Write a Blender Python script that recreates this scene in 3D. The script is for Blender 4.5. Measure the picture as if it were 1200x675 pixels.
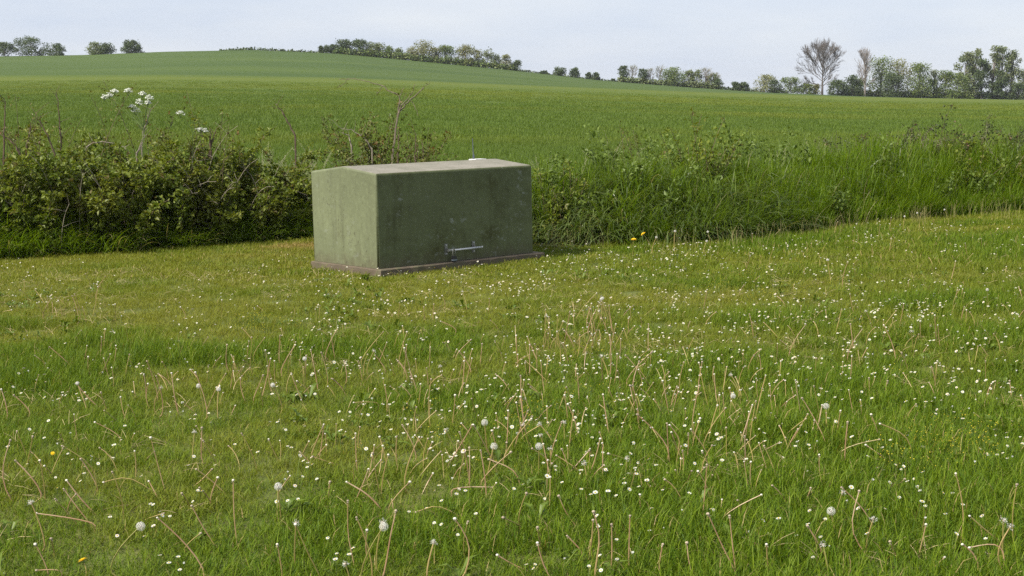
import bpy, bmesh, math, random
import numpy as np
from mathutils import Vector, Matrix
R = math.radians
rng = np.random.default_rng(11)
random.seed(11)
scene = bpy.context.scene
for o in list(bpy.data.objects):
    bpy.data.objects.remove(o)

# ------------------------------------------------------------------ camera, sky, sun, exposure
F, HZ, CAMH = 1667.0, 125.0, 1.65            # focal length and eye level in photo pixels (1200x675)
PITCH = math.atan((337.5 - HZ) / F)
cam_d = bpy.data.cameras.new('camera')
cam_d.sensor_width = 36.0
cam_d.lens = 36.0 * F / 1200.0
cam_d.clip_end = 8000.0
cam_d.clip_start = 0.05
cam = bpy.data.objects.new('camera', cam_d)
scene.collection.objects.link(cam)
cam.location = (0, 0, CAMH)
cam.rotation_euler = (R(90) - PITCH, 0, 0)
scene.camera = cam

SUN_DIR = Vector((-0.80, -0.55, 0.92)).normalized()      # towards the sun: left and a little behind the camera
sun_el = math.asin(SUN_DIR.z)
sun_d = bpy.data.lights.new('sun', 'SUN')
sun_d.energy = 4.6
sun_d.angle = R(5.0)
sun_d.color = (1.0, 0.93, 0.80)
sun = bpy.data.objects.new('sun', sun_d)
scene.collection.objects.link(sun)
sun.rotation_euler = SUN_DIR.to_track_quat('Z', 'Y').to_euler()

world = bpy.data.worlds.new('World')
scene.world = world
world.use_nodes = True
wt = world.node_tree
wt.nodes.clear()
w_out = wt.nodes.new('ShaderNodeOutputWorld')
w_bg = wt.nodes.new('ShaderNodeBackground')
w_bg.inputs['Strength'].default_value = 0.1
w_sky = wt.nodes.new('ShaderNodeTexSky')
w_sky.sky_type = 'NISHITA'
w_sky.sun_disc = False
w_sky.sun_elevation = sun_el
w_sky.sun_rotation = math.atan2(SUN_DIR.x, SUN_DIR.y)
w_sky.air_density = 1.0
w_sky.dust_density = 1.2
w_tc = wt.nodes.new('ShaderNodeTexCoord')
w_map = wt.nodes.new('ShaderNodeMapping')
w_map.inputs['Scale'].default_value = (1.6, 1.6, 7.0)
w_n = wt.nodes.new('ShaderNodeTexNoise')
w_n.inputs['Scale'].default_value = 2.2
w_n.inputs['Detail'].default_value = 6.0
w_n.inputs['Roughness'].default_value = 0.55
w_r = wt.nodes.new('ShaderNodeMapRange')
w_r.inputs['From Min'].default_value = 0.40
w_r.inputs['From Max'].default_value = 0.68
w_cm = wt.nodes.new('ShaderNodeMix'); w_cm.data_type = 'RGBA'
w_cm.inputs['A'].default_value = (4.1, 4.55, 5.5, 1)      # thin high veil
w_cm.inputs['B'].default_value = (5.2, 5.4, 5.8, 1)      # whiter streaks of cloud
w_mx = wt.nodes.new('ShaderNodeMix'); w_mx.data_type = 'RGBA'
w_mx.inputs['Factor'].default_value = 0.86
L = wt.links.new
L(w_tc.outputs['Generated'], w_map.inputs['Vector'])
L(w_map.outputs['Vector'], w_n.inputs['Vector'])
L(w_n.outputs['Fac'], w_r.inputs['Value'])
L(w_r.outputs['Result'], w_cm.inputs['Factor'])
L(w_sky.outputs['Color'], w_mx.inputs['A'])
L(w_cm.outputs['Result'], w_mx.inputs['B'])
L(w_mx.outputs['Result'], w_bg.inputs['Color'])
L(w_bg.outputs['Background'], w_out.inputs['Surface'])

scene.view_settings.view_transform = 'Standard'
scene.view_settings.look = 'None'
scene.view_settings.exposure = 0.70
scene.view_settings.gamma = 1.0
scene.render.engine = 'CYCLES'
scene.cycles.use_denoising = False
scene.cycles.sample_clamp_indirect = 5.0
scene.cycles.caustics_reflective = False
scene.cycles.caustics_refractive = False
scene.cycles.max_bounces = 5
scene.cycles.diffuse_bounces = 2
scene.cycles.transmission_bounces = 3
scene.cycles.glossy_bounces = 2

# ------------------------------------------------------------------ the lie of the land
SLOPE = 0.02
def smooth(t):
    t = np.clip(t, 0, 1)
    return t * t * (3 - 2 * t)

_tab = rng.random((64, 64))
def vnoise(x, y, s, seed=0):
    """smooth value noise 0..1 with feature size s metres"""
    x = np.asarray(x, float) / s + 17.3 * seed + 500.0
    y = np.asarray(y, float) / s + 9.1 * seed + 500.0
    xi = np.floor(x).astype(int); yi = np.floor(y).astype(int)
    fx = x - xi; fy = y - yi
    fx = fx * fx * (3 - 2 * fx); fy = fy * fy * (3 - 2 * fy)
    g = lambda i, j: _tab[i % 64, j % 64]
    return (g(xi, yi) * (1 - fx) * (1 - fy) + g(xi + 1, yi) * fx * (1 - fy)
            + g(xi, yi + 1) * (1 - fx) * fy + g(xi + 1, yi + 1) * fx * fy)

SKY_X = [-900, -400, 0, 100, 200, 300, 400, 500, 600, 700, 800, 900, 1000, 1100, 1200, 1500, 2100]
SKY_Y = [80, 72, 66, 64.5, 60.5, 58.5, 63, 72.5, 82.5, 94, 102, 108.5, 112.5, 115.5, 117.5, 119, 120]
CR_X = [-900, 0, 200, 400, 600, 800, 1000, 1200, 2100]
CR_Y = [92, 88.5, 87.5, 91, 99, 107, 113.5, 117, 120]
D_CREST, D_SKY = 160.0, 400.0
def row_slope(py):
    return np.tan(np.arctan((337.5 - py) / F) - PITCH)

def land(X, Y):
    X = np.asarray(X, float); Y = np.asarray(Y, float)
    Ys = np.maximum(Y, 6.0)
    px = 600 + F * np.clip(X / Ys, -0.9, 0.9)
    zs = CAMH + row_slope(np.interp(px, SKY_X, SKY_Y)) * D_SKY
    zc = CAMH + row_slope(np.interp(px, CR_X, CR_Y)) * D_CREST
    t1 = np.clip((Y - 24) / (D_CREST - 24), 0, 1) ** 1.25
    t2 = np.clip((Y - D_CREST) / (D_SKY - D_CREST), 0, 1)
    t2 = t2 ** 1.25
    z = zc * t1 + (zs - zc) * t2
    z = z - np.clip(Y - D_SKY, 0, None) * 0.012 - np.clip(Y - D_SKY, 0, 60) * 0.03
    z = z + SLOPE * (np.clip(X, -30, 30) + 1.3) * (1 - smooth((Y - 20) / 45.0))
    return z

def lawn_z(X, Y):
    X = np.asarray(X, float); Y = np.asarray(Y, float)
    return SLOPE * (np.clip(X, -30, 30) + 1.3) + 0.05 * (vnoise(X, Y, 1.7, 3) - 0.5) * np.clip((13.0 - Y) / 4 + 0.35, 0.35, 1) * 0.9

def px_ground(px, py):
    """photo pixel -> point on the lawn"""
    u = (px - 600) / F; v = (337.5 - py) / F
    c, s = math.cos(PITCH), math.sin(PITCH)
    dx, dy, dz = u, c + v * s, -s + v * c
    # CAMH + t*dz = SLOPE*(t*dx+1.3)
    t = (SLOPE * 1.3 - CAMH) / (dz - SLOPE * dx)
    return t * dx, t * dy

def px_at(px, py, Y):
    """photo pixel -> point at world distance Y"""
    u = (px - 600) / F; v = (337.5 - py) / F
    c, s = math.cos(PITCH), math.sin(PITCH)
    dy = c + v * s
    t = Y / dy
    return np.array((t * u, Y, CAMH + t * (-s + v * c)))

_b = [px_ground(x, y) for x, y in [(-500, 330), (-200, 318), (0, 303), (150, 296), (300, 284), (365, 279), (500, 281), (640, 290),
                                   (760, 288), (850, 285), (930, 274), (1000, 263), (1100, 255), (1200, 249), (1400, 240), (1700, 234)]]
BX = [p[0] for p in _b]; BY = [p[1] for p in _b]
def border(X):
    return np.interp(X, BX, BY)

def bank_z(X, Y):
    """low bank of the verge between lawn and crop"""
    t = Y - border(X)
    h = 0.34 * smooth(t / 1.6) * (1 - smooth((t - 2.0) / 1.9))
    right = smooth((np.asarray(X) + 1.2) / 2.0)
    return SLOPE * (np.clip(X, -30, 30) + 1.3) + h * (0.35 + 0.65 * right) + 0.012

# ------------------------------------------------------------------ helpers
C = scene.collection
class MB:
    """collects tubes, leaves and faces into one mesh"""
    def __init__(s):
        s.v = []; s.f = []; s.r = []; s.m = []; s.n = 0
    def add(s, verts, faces, rnd=0.5, mat=0):
        s.v.extend([tuple(map(float, p)) for p in verts])
        s.r.extend(list(rnd) if hasattr(rnd, '__len__') else [float(rnd)] * len(verts))
        s.f.extend([tuple(i + s.n for i in f) for f in faces])
        s.m.extend([mat] * len(faces))
        s.n += len(verts)
    def tube(s, pts, rad, sides=4, rnd=0.5, mat=0, cap=True):
        pts = np.asarray(pts, float)
        k = len(pts)
        rad = np.broadcast_to(np.asarray(rad, float), (k,))
        tan = np.gradient(pts, axis=0)
        tan /= np.linalg.norm(tan, axis=1)[:, None] + 1e-12
        ref = np.array((0.31, 0.83, 0.46))
        if abs(np.dot(ref / np.linalg.norm(ref), tan[0])) > 0.9: ref = np.array((0.9, -0.3, 0.2))
        if hasattr(rnd, '__len__'): rnd = np.repeat(rnd, sides)
        vs = []
        for i in range(k):
            a = np.cross(tan[i], ref); a /= np.linalg.norm(a) + 1e-12
            b = np.cross(tan[i], a)
            for j in range(sides):
                q = 2 * math.pi * j / sides
                vs.append(pts[i] + rad[i] * (a * math.cos(q) + b * math.sin(q)))
        fs = []
        for i in range(k - 1):
            for j in range(sides):
                j2 = (j + 1) % sides
                fs.append((i * sides + j, i * sides + j2, (i + 1) * sides + j2, (i + 1) * sides + j))
        if cap:
            fs.append(tuple(range(sides - 1, -1, -1)))
            fs.append(tuple((k - 1) * sides + j for j in range(sides)))
        s.add(vs, fs, rnd, mat)
    def box(s, c, d, rnd=0.5, mat=0):
        x, y, z = c; a, b, h = d[0] / 2, d[1] / 2, d[2] / 2
        v = [(x + i * a, y + j * b, z + k * h) for k in (-1, 1) for j in (-1, 1) for i in (-1, 1)]
        s.add(v, [(0, 2, 3, 1), (4, 5, 7, 6), (0, 1, 5, 4), (2, 6, 7, 3), (0, 4, 6, 2), (1, 3, 7, 5)], rnd, mat)
    def ball(s, c, r, n=6, m=4, rnd=0.5, mat=0, sz=1.0):
        vs = [(c[0], c[1], c[2] - r * sz)]
        for i in range(1, m):
            th = math.pi * i / m
            for j in range(n):
                ph = 2 * math.pi * j / n
                vs.append((c[0] + r * math.sin(th) * math.cos(ph), c[1] + r * math.sin(th) * math.sin(ph), c[2] - r * sz * math.cos(th)))
        vs.append((c[0], c[1], c[2] + r * sz))
        fs = [(0, 1 + (j + 1) % n, 1 + j) for j in range(n)]
        for i in range(m - 2):
            for j in range(n):
                a = 1 + i * n
                fs.append((a + j, a + (j + 1) % n, a + n + (j + 1) % n, a + n + j))
        t = len(vs) - 1; a = 1 + (m - 2) * n
        fs += [(a + j, a + (j + 1) % n, t) for j in range(n)]
        s.add(vs, fs, rnd, mat)
    def mesh(s, name, mats, smooth_shade=False):
        me = bpy.data.meshes.new(name)
        me.from_pydata(s.v, [], s.f)
        for m in (mats if isinstance(mats, (list, tuple)) else [mats]):
            me.materials.append(m)
        me.polygons.foreach_set('material_index', s.m)
        a = me.attributes.new('rnd', 'FLOAT', 'POINT')
        a.data.foreach_set('value', s.r)
        if smooth_shade:
            me.polygons.foreach_set('use_smooth', [True] * len(me.polygons))
        me.update()
        return me
    def build(s, name, mats, parent=None, smooth_shade=False):
        return obj(name, s.mesh(name, mats, smooth_shade), parent)

def obj(name, me, parent=None):
    o = bpy.data.objects.new(name, me)
    C.objects.link(o)
    if parent: o.parent = parent
    return o

def empty(name, loc):
    o = bpy.data.objects.new(name, None)
    C.objects.link(o)
    o.empty_display_size = 0.1
    o.location = loc
    return o

def tag(o, label=None, cat=None, group=None, kind=None):
    if label: o['label'] = label
    if cat: o['category'] = cat
    if group: o['group'] = group
    if kind: o['kind'] = kind
    return o

# ------------------------------------------------------------------ materials
class NT:
    def __init__(s, name):
        s.m = bpy.data.materials.new(name); s.m.use_nodes = True
        s.t = s.m.node_tree
        s.b = s.t.nodes['Principled BSDF']; s.out = s.t.nodes['Material Output']
        s.b.inputs['Roughness'].default_value = 0.7
    def n(s, typ, **kw):
        x = s.t.nodes.new(typ)
        for k, v in kw.items(): setattr(x, k, v)
        return x
    def l(s, a, b): s.t.links.new(a, b)
    def noise(s, vec, scale, detail=4, rough=0.55):
        x = s.n('ShaderNodeTexNoise')
        x.inputs['Scale'].default_value = scale; x.inputs['Detail'].default_value = detail; x.inputs['Roughness'].default_value = rough
        if vec is not None: s.l(vec, x.inputs['Vector'])
        return x.outputs['Fac']
    def mapping(s, vec, sc):
        x = s.n('ShaderNodeMapping'); x.inputs['Scale'].default_value = sc
        s.l(vec, x.inputs['Vector']); return x.outputs['Vector']
    def rng(s, val, a, b, c=0.0, d=1.0):
        x = s.n('ShaderNodeMapRange')
        for k, v in zip(('From Min', 'From Max', 'To Min', 'To Max'), (a, b, c, d)): x.inputs[k].default_value = v
        s.l(val, x.inputs['Value']); return x.outputs['Result']
    def mix(s, fac, a, b, blend='MIX'):
        x = s.n('ShaderNodeMix', data_type='RGBA', blend_type=blend)
        for k, v in (('Factor', fac), ('A', a), ('B', b)):
            if isinstance(v, (int, float)): x.inputs[k].default_value = v
            elif isinstance(v, tuple): x.inputs[k].default_value = (*v, 1)
            else: s.l(v, x.inputs[k])
        return x.outputs['Result']
    def math(s, op, a, b):
        x = s.n('ShaderNodeMath', operation=op)
        for i, v in enumerate((a, b)):
            if isinstance(v, (int, float)): x.inputs[i].default_value = v
            else: s.l(v, x.inputs[i])
        return x.outputs[0]
    def attr(s, name, typ='GEOMETRY'):
        x = s.n('ShaderNodeAttribute', attribute_name=name, attribute_type=typ)
        return x.outputs['Fac']
    def bump(s, h, strength=0.3, dist=0.02):
        x = s.n('ShaderNodeBump'); x.inputs['Strength'].default_value = strength; x.inputs['Distance'].default_value = dist
        s.l(h, x.inputs['Height']); s.l(x.outputs['Normal'], s.b.inputs['Normal'])
    def color(s, c):
        if isinstance(c, tuple): s.b.inputs['Base Color'].default_value = (*c, 1)
        else: s.l(c, s.b.inputs['Base Color'])
    def translucent(s, col, amount):
        tr = s.n('ShaderNodeBsdfTranslucent')
        if isinstance(col, tuple): tr.inputs['Color'].default_value = (*col, 1)
        else: s.l(col, tr.inputs['Color'])
        mx = s.n('ShaderNodeMixShader'); mx.inputs['Fac'].default_value = amount
        s.l(s.b.outputs[0], mx.inputs[1]); s.l(tr.outputs[0], mx.inputs[2])
        s.l(mx.outputs[0], s.out.inputs['Surface'])

def pos(t): return t.n('ShaderNodeNewGeometry').outputs['Position']

def leaf_mat(name, a, b, c, dry=None, dry_at=0.94, transl=0.3, rough=0.5, spec=0.35, tint=False, dry_tint=None, patch=None):
    """foliage: a..b by the leaf's own number, patches of c, a few dry leaves"""
    t = NT(name)
    r = t.attr('rnd')
    col = t.mix(r, a, b)
    if tint:
        ti = t.attr('tint', 'INSTANCER')
        col = t.mix(t.rng(ti, 0.45, 1.0), col, c)
        if dry_tint: col = t.mix(t.rng(ti, 1.0, 1.25), col, dry_tint)
    else:
        n = t.noise(pos(t), patch or 2.5, 3)
        col = t.mix(t.rng(n, 0.42, 0.68), col, c)
    if dry:
        fac = t.rng(r, dry_at - 0.005, dry_at + 0.005)
        col = t.mix(fac, col, dry)
    t.color(col)
    t.b.inputs['Roughness'].default_value = rough
    t.b.inputs['Specular IOR Level'].default_value = spec
    tc = t.mix(1.0, col, (1.25, 1.2, 0.55), 'MULTIPLY')
    if transl: t.translucent(tc, transl)
    return t.m

M = {}
M['lawn_blade'] = leaf_mat('lawn_blade', (0.050, 0.108, 0.005), (0.165, 0.232, 0.014), (0.190, 0.205, 0.024), dry=(0.36, 0.28, 0.12), dry_at=0.984, dry_tint=(0.30, 0.22, 0.08), tint=True, transl=0.34, spec=0.15)
M['long_blade'] = leaf_mat('long_blade', (0.082, 0.158, 0.006), (0.170, 0.245, 0.013), (0.100, 0.155, 0.022), dry=(0.30, 0.27, 0.14), dry_at=0.965, tint=True, transl=0.46, spec=0.2)
M['couch_blade'] = leaf_mat('couch_blade', (0.065, 0.110, 0.020), (0.120, 0.170, 0.038), (0.165, 0.200, 0.065), dry=(0.30, 0.27, 0.15), dry_at=0.965, tint=True, transl=0.38, spec=0.5, rough=0.4)
M['crop_blade'] = leaf_mat('crop_blade', (0.088, 0.142, 0.020), (0.122, 0.180, 0.029), (0.155, 0.195, 0.028), tint=True, transl=0.3, spec=0.15)
M['bramble'] = leaf_mat('bramble_leaf', (0.085, 0.128, 0.012), (0.190, 0.238, 0.032), (0.175, 0.195, 0.028), dry=(0.15, 0.13, 0.045), dry_at=0.965, transl=0.36)
M['hawthorn'] = leaf_mat('hawthorn_leaf', (0.070, 0.100, 0.016), (0.145, 0.165, 0.030), (0.140, 0.135, 0.026), dry=(0.17, 0.11, 0.04), dry_at=0.95, transl=0.28)
M['shrub_dark'] = leaf_mat('dark_shrub_leaf', (0.040, 0.062, 0.020), (0.080, 0.105, 0.036), (0.090, 0.085, 0.040), dry=(0.14, 0.08, 0.05), dry_at=0.93, transl=0.2)
M['weed'] = leaf_mat('weed_leaf', (0.070, 0.120, 0.008), (0.125, 0.180, 0.018), (0.11, 0.16, 0.02), dry=(0.2, 0.16, 0.05), dry_at=0.97, tint=True, transl=0.28)
M['tall_weed'] = leaf_mat('tall_weed_leaf', (0.070, 0.120, 0.014), (0.145, 0.205, 0.034), (0.13, 0.18, 0.03), transl=0.32)
M['tree_dark'] = leaf_mat('tree_leaf_dark', (0.052, 0.084, 0.035), (0.102, 0.142, 0.052), (0.087, 0.116, 0.043), transl=0.2, patch=0.6)
M['tree_mid'] = leaf_mat('tree_leaf_mid', (0.082, 0.133, 0.036), (0.170, 0.227, 0.058), (0.162, 0.194, 0.055), transl=0.25, patch=0.5)
M['tree_pale'] = leaf_mat('tree_leaf_pale', (0.148, 0.175, 0.069), (0.282, 0.289, 0.126), (0.228, 0.215, 0.103), transl=0.3, patch=0.5)
M['tree_grey'] = leaf_mat('tree_leaf_grey', (0.118, 0.160, 0.068), (0.210, 0.252, 0.107), (0.168, 0.185, 0.086), transl=0.25, patch=0.4)

def plain(name, col, rough=0.8, var=0.25, scale=8, metal=0.0, spec=0.4, transl=0):
    t = NT(name)
    n = t.noise(pos(t), scale, 4)
    c = t.mix(t.rng(n, 0.3, 0.7), tuple(x * (1 - var) for x in col), tuple(x * (1 + var) for x in col))
    t.color(c)
    t.b.inputs['Roughness'].default_value = rough; t.b.inputs['Metallic'].default_value = metal
    t.b.inputs['Specular IOR Level'].default_value = spec
    if transl: t.translucent(c, transl)
    return t.m
M['twig'] = plain('twig_bark', (0.090, 0.062, 0.042), 0.9, 0.4, 30)
M['dead_cane'] = plain('dead_cane', (0.20, 0.175, 0.135), 0.9, 0.3, 20)
M['sapling'] = plain('sapling_bark', (0.135, 0.11, 0.08), 0.9, 0.35, 20)
M['tree_bark'] = plain('tree_bark', (0.105, 0.095, 0.085), 0.95, 0.3, 1.5)
M['bare_bark'] = plain('bare_bark', (0.19, 0.165, 0.15), 0.95, 0.2, 1.0)
M['grey_bark'] = plain('grey_bark', (0.105, 0.092, 0.086), 0.95, 0.2, 1.0)
M['white_petal'] = plain('white_petal', (0.74, 0.74, 0.70), 0.6, 0.06, 40, transl=0.2)
M['umbel_white'] = plain('umbel_white', (0.78, 0.80, 0.72), 0.7, 0.08, 40, transl=0.2)
M['daisy_disc'] = plain('daisy_disc', (0.75, 0.50, 0.04), 0.8, 0.1, 60)
M['daisy_pink'] = plain('daisy_pink', (0.74, 0.58, 0.58), 0.6, 0.08, 40, transl=0.2)
M['green_stem'] = plain('green_stem', (0.10, 0.15, 0.035), 0.6, 0.3, 20)
M['yellow_petal'] = plain('yellow_petal', (0.85, 0.56, 0.012), 0.6, 0.08, 60, transl=0.2)
M['medick'] = plain('medick_yellow', (0.52, 0.44, 0.03), 0.7, 0.2, 60, transl=0.2)
M['pappus'] = plain('pappus', (0.76, 0.74, 0.69), 0.9, 0.08, 50, transl=0.3)
M['receptacle'] = plain('receptacle', (0.33, 0.27, 0.20), 0.9, 0.4, 60)
M['receptacle_pale'] = plain('receptacle_pale', (0.62, 0.58, 0.50), 0.9, 0.2, 60)

def stalk_mat():
    t = NT('dandelion_stalk')
    r = t.attr('rnd')
    cr = t.n('ShaderNodeValToRGB')
    e = cr.color_ramp.elements
    e[0].position = 0.0; e[0].color = (0.20, 0.22, 0.05, 1)
    e[1].position = 1.0; e[1].color = (0.60, 0.46, 0.32, 1)
    for p, c in ((0.3, (0.38, 0.30, 0.10, 1)), (0.55, (0.43, 0.285, 0.165, 1)), (0.72, (0.30, 0.17, 0.10, 1))):
        x = e.new(p); x.color = c
    t.l(r, cr.inputs['Fac'])
    n = t.noise(pos(t), 25, 3)
    t.color(t.mix(t.rng(n, 0.3, 0.7, 0, 0.5), cr.outputs['Color'], (0.22, 0.15, 0.06)))
    t.b.inputs['Roughness'].default_value = 0.5
    return t.m
M['stalk'] = stalk_mat()

def lawn_mat():
    t = NT('lawn_soil')
    p = pos(t)
    c = t.mix(t.rng(t.noise(p, 1.2, 5), 0.35, 0.65), (0.080, 0.110, 0.012), (0.115, 0.125, 0.020))
    c = t.mix(t.rng(t.noise(p, 30, 4), 0.45, 0.75, 0, 0.6), c, (0.10, 0.085, 0.03))
    t.color(c); t.b.inputs['Roughness'].default_value = 0.95
    t.bump(t.noise(p, 60, 3), 0.6, 0.02)
    return t.m
M['lawn'] = lawn_mat()
M['bank'] = plain('bank_soil', (0.050, 0.060, 0.018), 0.95, 0.35, 3)

def field_mat():
    t = NT('field_crop')
    p = pos(t)
    sep = t.n('ShaderNodeSeparateXYZ'); t.l(p, sep.inputs[0])
    y = sep.outputs['Y']
    # near crop, with drill rows and uneven growth
    big = t.noise(t.mapping(p, (0.010, 0.05, 0.0)), 1.0, 5)
    mid = t.noise(t.mapping(p, (0.05, 0.25, 0.0)), 1.0, 5, 0.65)
    fine = t.noise(t.mapping(p, (0.7, 0.45, 0.0)), 1.0, 6, 0.75)
    c = t.mix(t.rng(big, 0.42, 0.58), (0.058, 0.100, 0.013), (0.080, 0.122, 0.016))
    c = t.mix(t.rng(mid, 0.40, 0.68, 0, 0.6), c, (0.102, 0.128, 0.018))
    c = t.mix(t.rng(fine, 0.35, 0.75, 0, 0.55), c, (0.042, 0.090, 0.016))
    # a yellower headland before the fold of the land
    w = t.math('ADD', y, t.rng(mid, 0.3, 0.7, -14, 14))
    hb = t.math('MULTIPLY', t.rng(w, 70, 150), t.rng(big, 0.3, 0.6, 0.45, 1.0))
    c = t.mix(t.math('MULTIPLY', hb, 0.6), c, (0.108, 0.128, 0.016))
    # the further, darker stand of crop on the hill
    f1 = t.noise(t.mapping(p, (0.012, 0.03, 0.0)), 1.0, 5)
    f2 = t.noise(t.mapping(p, (0.25, 0.12, 0.0)), 1.0, 5, 0.7)
    d = t.mix(t.rng(f1, 0.35, 0.65), (0.048, 0.082, 0.015), (0.068, 0.104, 0.019))
    d = t.mix(t.rng(f2, 0.4, 0.75, 0, 0.4), d, (0.050, 0.078, 0.020))
    w2 = t.math('ADD', y, t.rng(f1, 0.3, 0.7, -7, 7))
    t.color(t.mix(t.rng(w2, 152, 172), c, d))
    t.b.inputs['Roughness'].default_value = 0.9
    t.b.inputs['Specular IOR Level'].default_value = 0.15
    t.bump(t.noise(t.mapping(p, (2.2, 2.2, 0.0)), 1.0, 6, 0.7), 0.5, 0.25)
    return t.m
M['field'] = field_mat()

# ------------------------------------------------------------------ ground sheets
def sheet(name, X, Y, Z, mat):
    n, m = X.shape
    v = np.stack([X, Y, Z], -1).reshape(-1, 3)
    i = np.arange(n - 1)[:, None] * m + np.arange(m - 1)[None, :]
    f = np.stack([i, i + 1, i + m + 1, i + m], -1).reshape(-1, 4)
    me = bpy.data.meshes.new(name)
    me.from_pydata(v.tolist(), [], f.tolist())
    me.materials.append(mat)
    me.polygons.foreach_set('use_smooth', [True] * len(me.polygons))
    me.update()
    return tag(obj(name, me), kind='structure')

ys = np.concatenate([np.linspace(10, 30, 20), np.geomspace(31, 170, 60), np.linspace(172, 470, 90), np.geomspace(480, 1500, 20)])
az = np.concatenate([np.linspace(-1.1, -0.45, 16)[:-1], np.linspace(-0.45, 0.45, 130), np.linspace(0.45, 1.1, 16)[1:]])
YY, AA = np.meshgrid(ys, az, indexing='ij')
XX = YY * AA
# grid is wound so that normals point up
tag(sheet('field', XX, YY, land(XX, YY) - 0.06 * (1 - smooth((YY - 24) / 30)), M['field']), 'green cereal crop field rising to the hill beyond the verge', 'field')
gx, gy = np.meshgrid(np.linspace(-16, 18, 160), np.linspace(-6, 24, 150))
keep_b = border(gx) + 0.5
gy2 = np.minimum(gy, keep_b)
tag(sheet('lawn', gx, gy2, lawn_z(gx, gy2), M['lawn']), 'rough daisy lawn around the green cabinet', 'lawn')
tx, tt = np.meshgrid(np.linspace(-16, 18, 120), np.linspace(-0.05, 5.0, 26))
ty = border(tx) + tt
tag(sheet('verge_bank', tx, ty, bank_z(tx, ty), M['bank']), 'low earth bank under the long verge grass', 'bank')

# ------------------------------------------------------------------ scattering of what nobody could count
def blade_clump(n, rad, hlo, hhi, wid, lean, droop, seed, segs=3, upright=0.0):
    g = np.random.default_rng(seed)
    mb = MB()
    for _ in range(n):
        a = g.uniform(0, 2 * math.pi); q = rad * math.sqrt(g.random())
        bx, by = q * math.cos(a), q * math.sin(a)
        h = g.uniform(hlo, hhi); az = g.uniform(0, 2 * math.pi)
        th = g.uniform(0, lean) + upright; cur = g.uniform(0.2, 1.0) * droop
        w = wid * g.uniform(0.65, 1.25)
        d = np.array((math.cos(az), math.sin(az)))
        s_az = az + math.pi / 2 + g.uniform(-0.7, 0.7)
        side = np.array((math.cos(s_az), math.sin(s_az), 0.0)) * w / 2
        p = np.array((bx, by, -0.01)); vs = []; fs = []
        step = h / segs
        for k in range(segs + 1):
            t = k / segs
            if k == segs: vs.append(p.copy())
            else:
                ww = 1.0 - 0.75 * t ** 1.6
                vs += [p - side * ww, p + side * ww]
            ang = th + cur * t * t * 1.3 + cur * 0.15 * t
            p = p + step * np.array((d[0] * math.sin(ang), d[1] * math.sin(ang), math.cos(ang)))
        for k in range(segs - 1):
            fs.append((2 * k, 2 * k + 1, 2 * k + 3, 2 * k + 2))
        fs.append((2 * segs - 2, 2 * segs - 1, 2 * segs))
        mb.add(vs, fs, g.random())
    return mb

def scatter(name, sources, P, rotz, tilt, scl, idx, tint):
    """one object: every source mesh set down on its points through geometry nodes"""
    n = len(P)
    me = bpy.data.meshes.new(name + '_points')
    me.vertices.add(n)
    me.vertices.foreach_set('co', np.ascontiguousarray(P, float).ravel())
    rot = np.stack([tilt[:, 0], tilt[:, 1], rotz], 1)
    for nm, ty, arr, key in (('rot', 'FLOAT_VECTOR', rot, 'vector'), ('scl', 'FLOAT_VECTOR', scl, 'vector'),
                             ('idx', 'INT', idx.astype(np.int32), 'value'), ('tint', 'FLOAT', tint, 'value')):
        a = me.attributes.new(nm, ty, 'POINT')
        a.data.foreach_set(key, np.ascontiguousarray(arr).ravel())
    o = obj(name, me)
    ng = bpy.data.node_groups.new(name + '_nodes', 'GeometryNodeTree')
    ng.interface.new_socket('Geometry', in_out='INPUT', socket_type='NodeSocketGeometry')
    ng.interface.new_socket('Geometry', in_out='OUTPUT', socket_type='NodeSocketGeometry')
    N = ng.nodes.new
    gi, go = N('NodeGroupInput'), N('NodeGroupOutput')
    jn = N('GeometryNodeJoinGeometry')
    for sme in sources[::-1]:          # the join puts the last link first
        so = bpy.data.objects.new(sme.name, sme)
        oi = N('GeometryNodeObjectInfo'); oi.inputs['Object'].default_value = so
        oi.inputs['As Instance'].default_value = True
        ng.links.new(oi.outputs['Geometry'], jn.inputs[0])
    ip = N('GeometryNodeInstanceOnPoints')
    ip.inputs['Pick Instance'].default_value = True
    def at(nm, ty):
        x = N('GeometryNodeInputNamedAttribute'); x.data_type = ty; x.inputs['Name'].default_value = nm
        return x.outputs['Attribute']
    e2r = N('FunctionNodeEulerToRotation')
    ng.links.new(gi.outputs[0], ip.inputs['Points'])
    ng.links.new(jn.outputs[0], ip.inputs['Instance'])
    ng.links.new(at('idx', 'INT'), ip.inputs['Instance Index'])
    ng.links.new(at('rot', 'FLOAT_VECTOR'), e2r.inputs[0])
    ng.links.new(e2r.outputs[0], ip.inputs['Rotation'])
    ng.links.new(at('scl', 'FLOAT_VECTOR'), ip.inputs['Scale'])
    ng.links.new(ip.outputs[0], go.inputs[0])
    md = o.modifiers.new('scatter', 'NODES'); md.node_group = ng
    return o

# the slab and cabinet: where they stand
CAB = dict(x=-1.302, y=13.797, yaw=0.870, L=2.006, D=1.174, H=0.931, R=0.060, tilt=0.0205, z=0.076)
U2 = np.array((math.sin(CAB['yaw']), math.cos(CAB['yaw']))); V2 = np.array((-U2[1], U2[0]))
SLAB = (-0.022, CAB['L'] + 0.095, -0.070, CAB['D'] + 0.02)     # along U, along V
def on_slab(X, Y, m=0.0):
    a = (X - CAB['x']) * U2[0] + (Y - CAB['y']) * U2[1]
    b = (X - CAB['x']) * V2[0] + (Y - CAB['y']) * V2[1]
    return (a > SLAB[0] - m) & (a < SLAB[1] + m) & (b > SLAB[2] - m) & (b < SLAB[3] + m)

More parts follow.
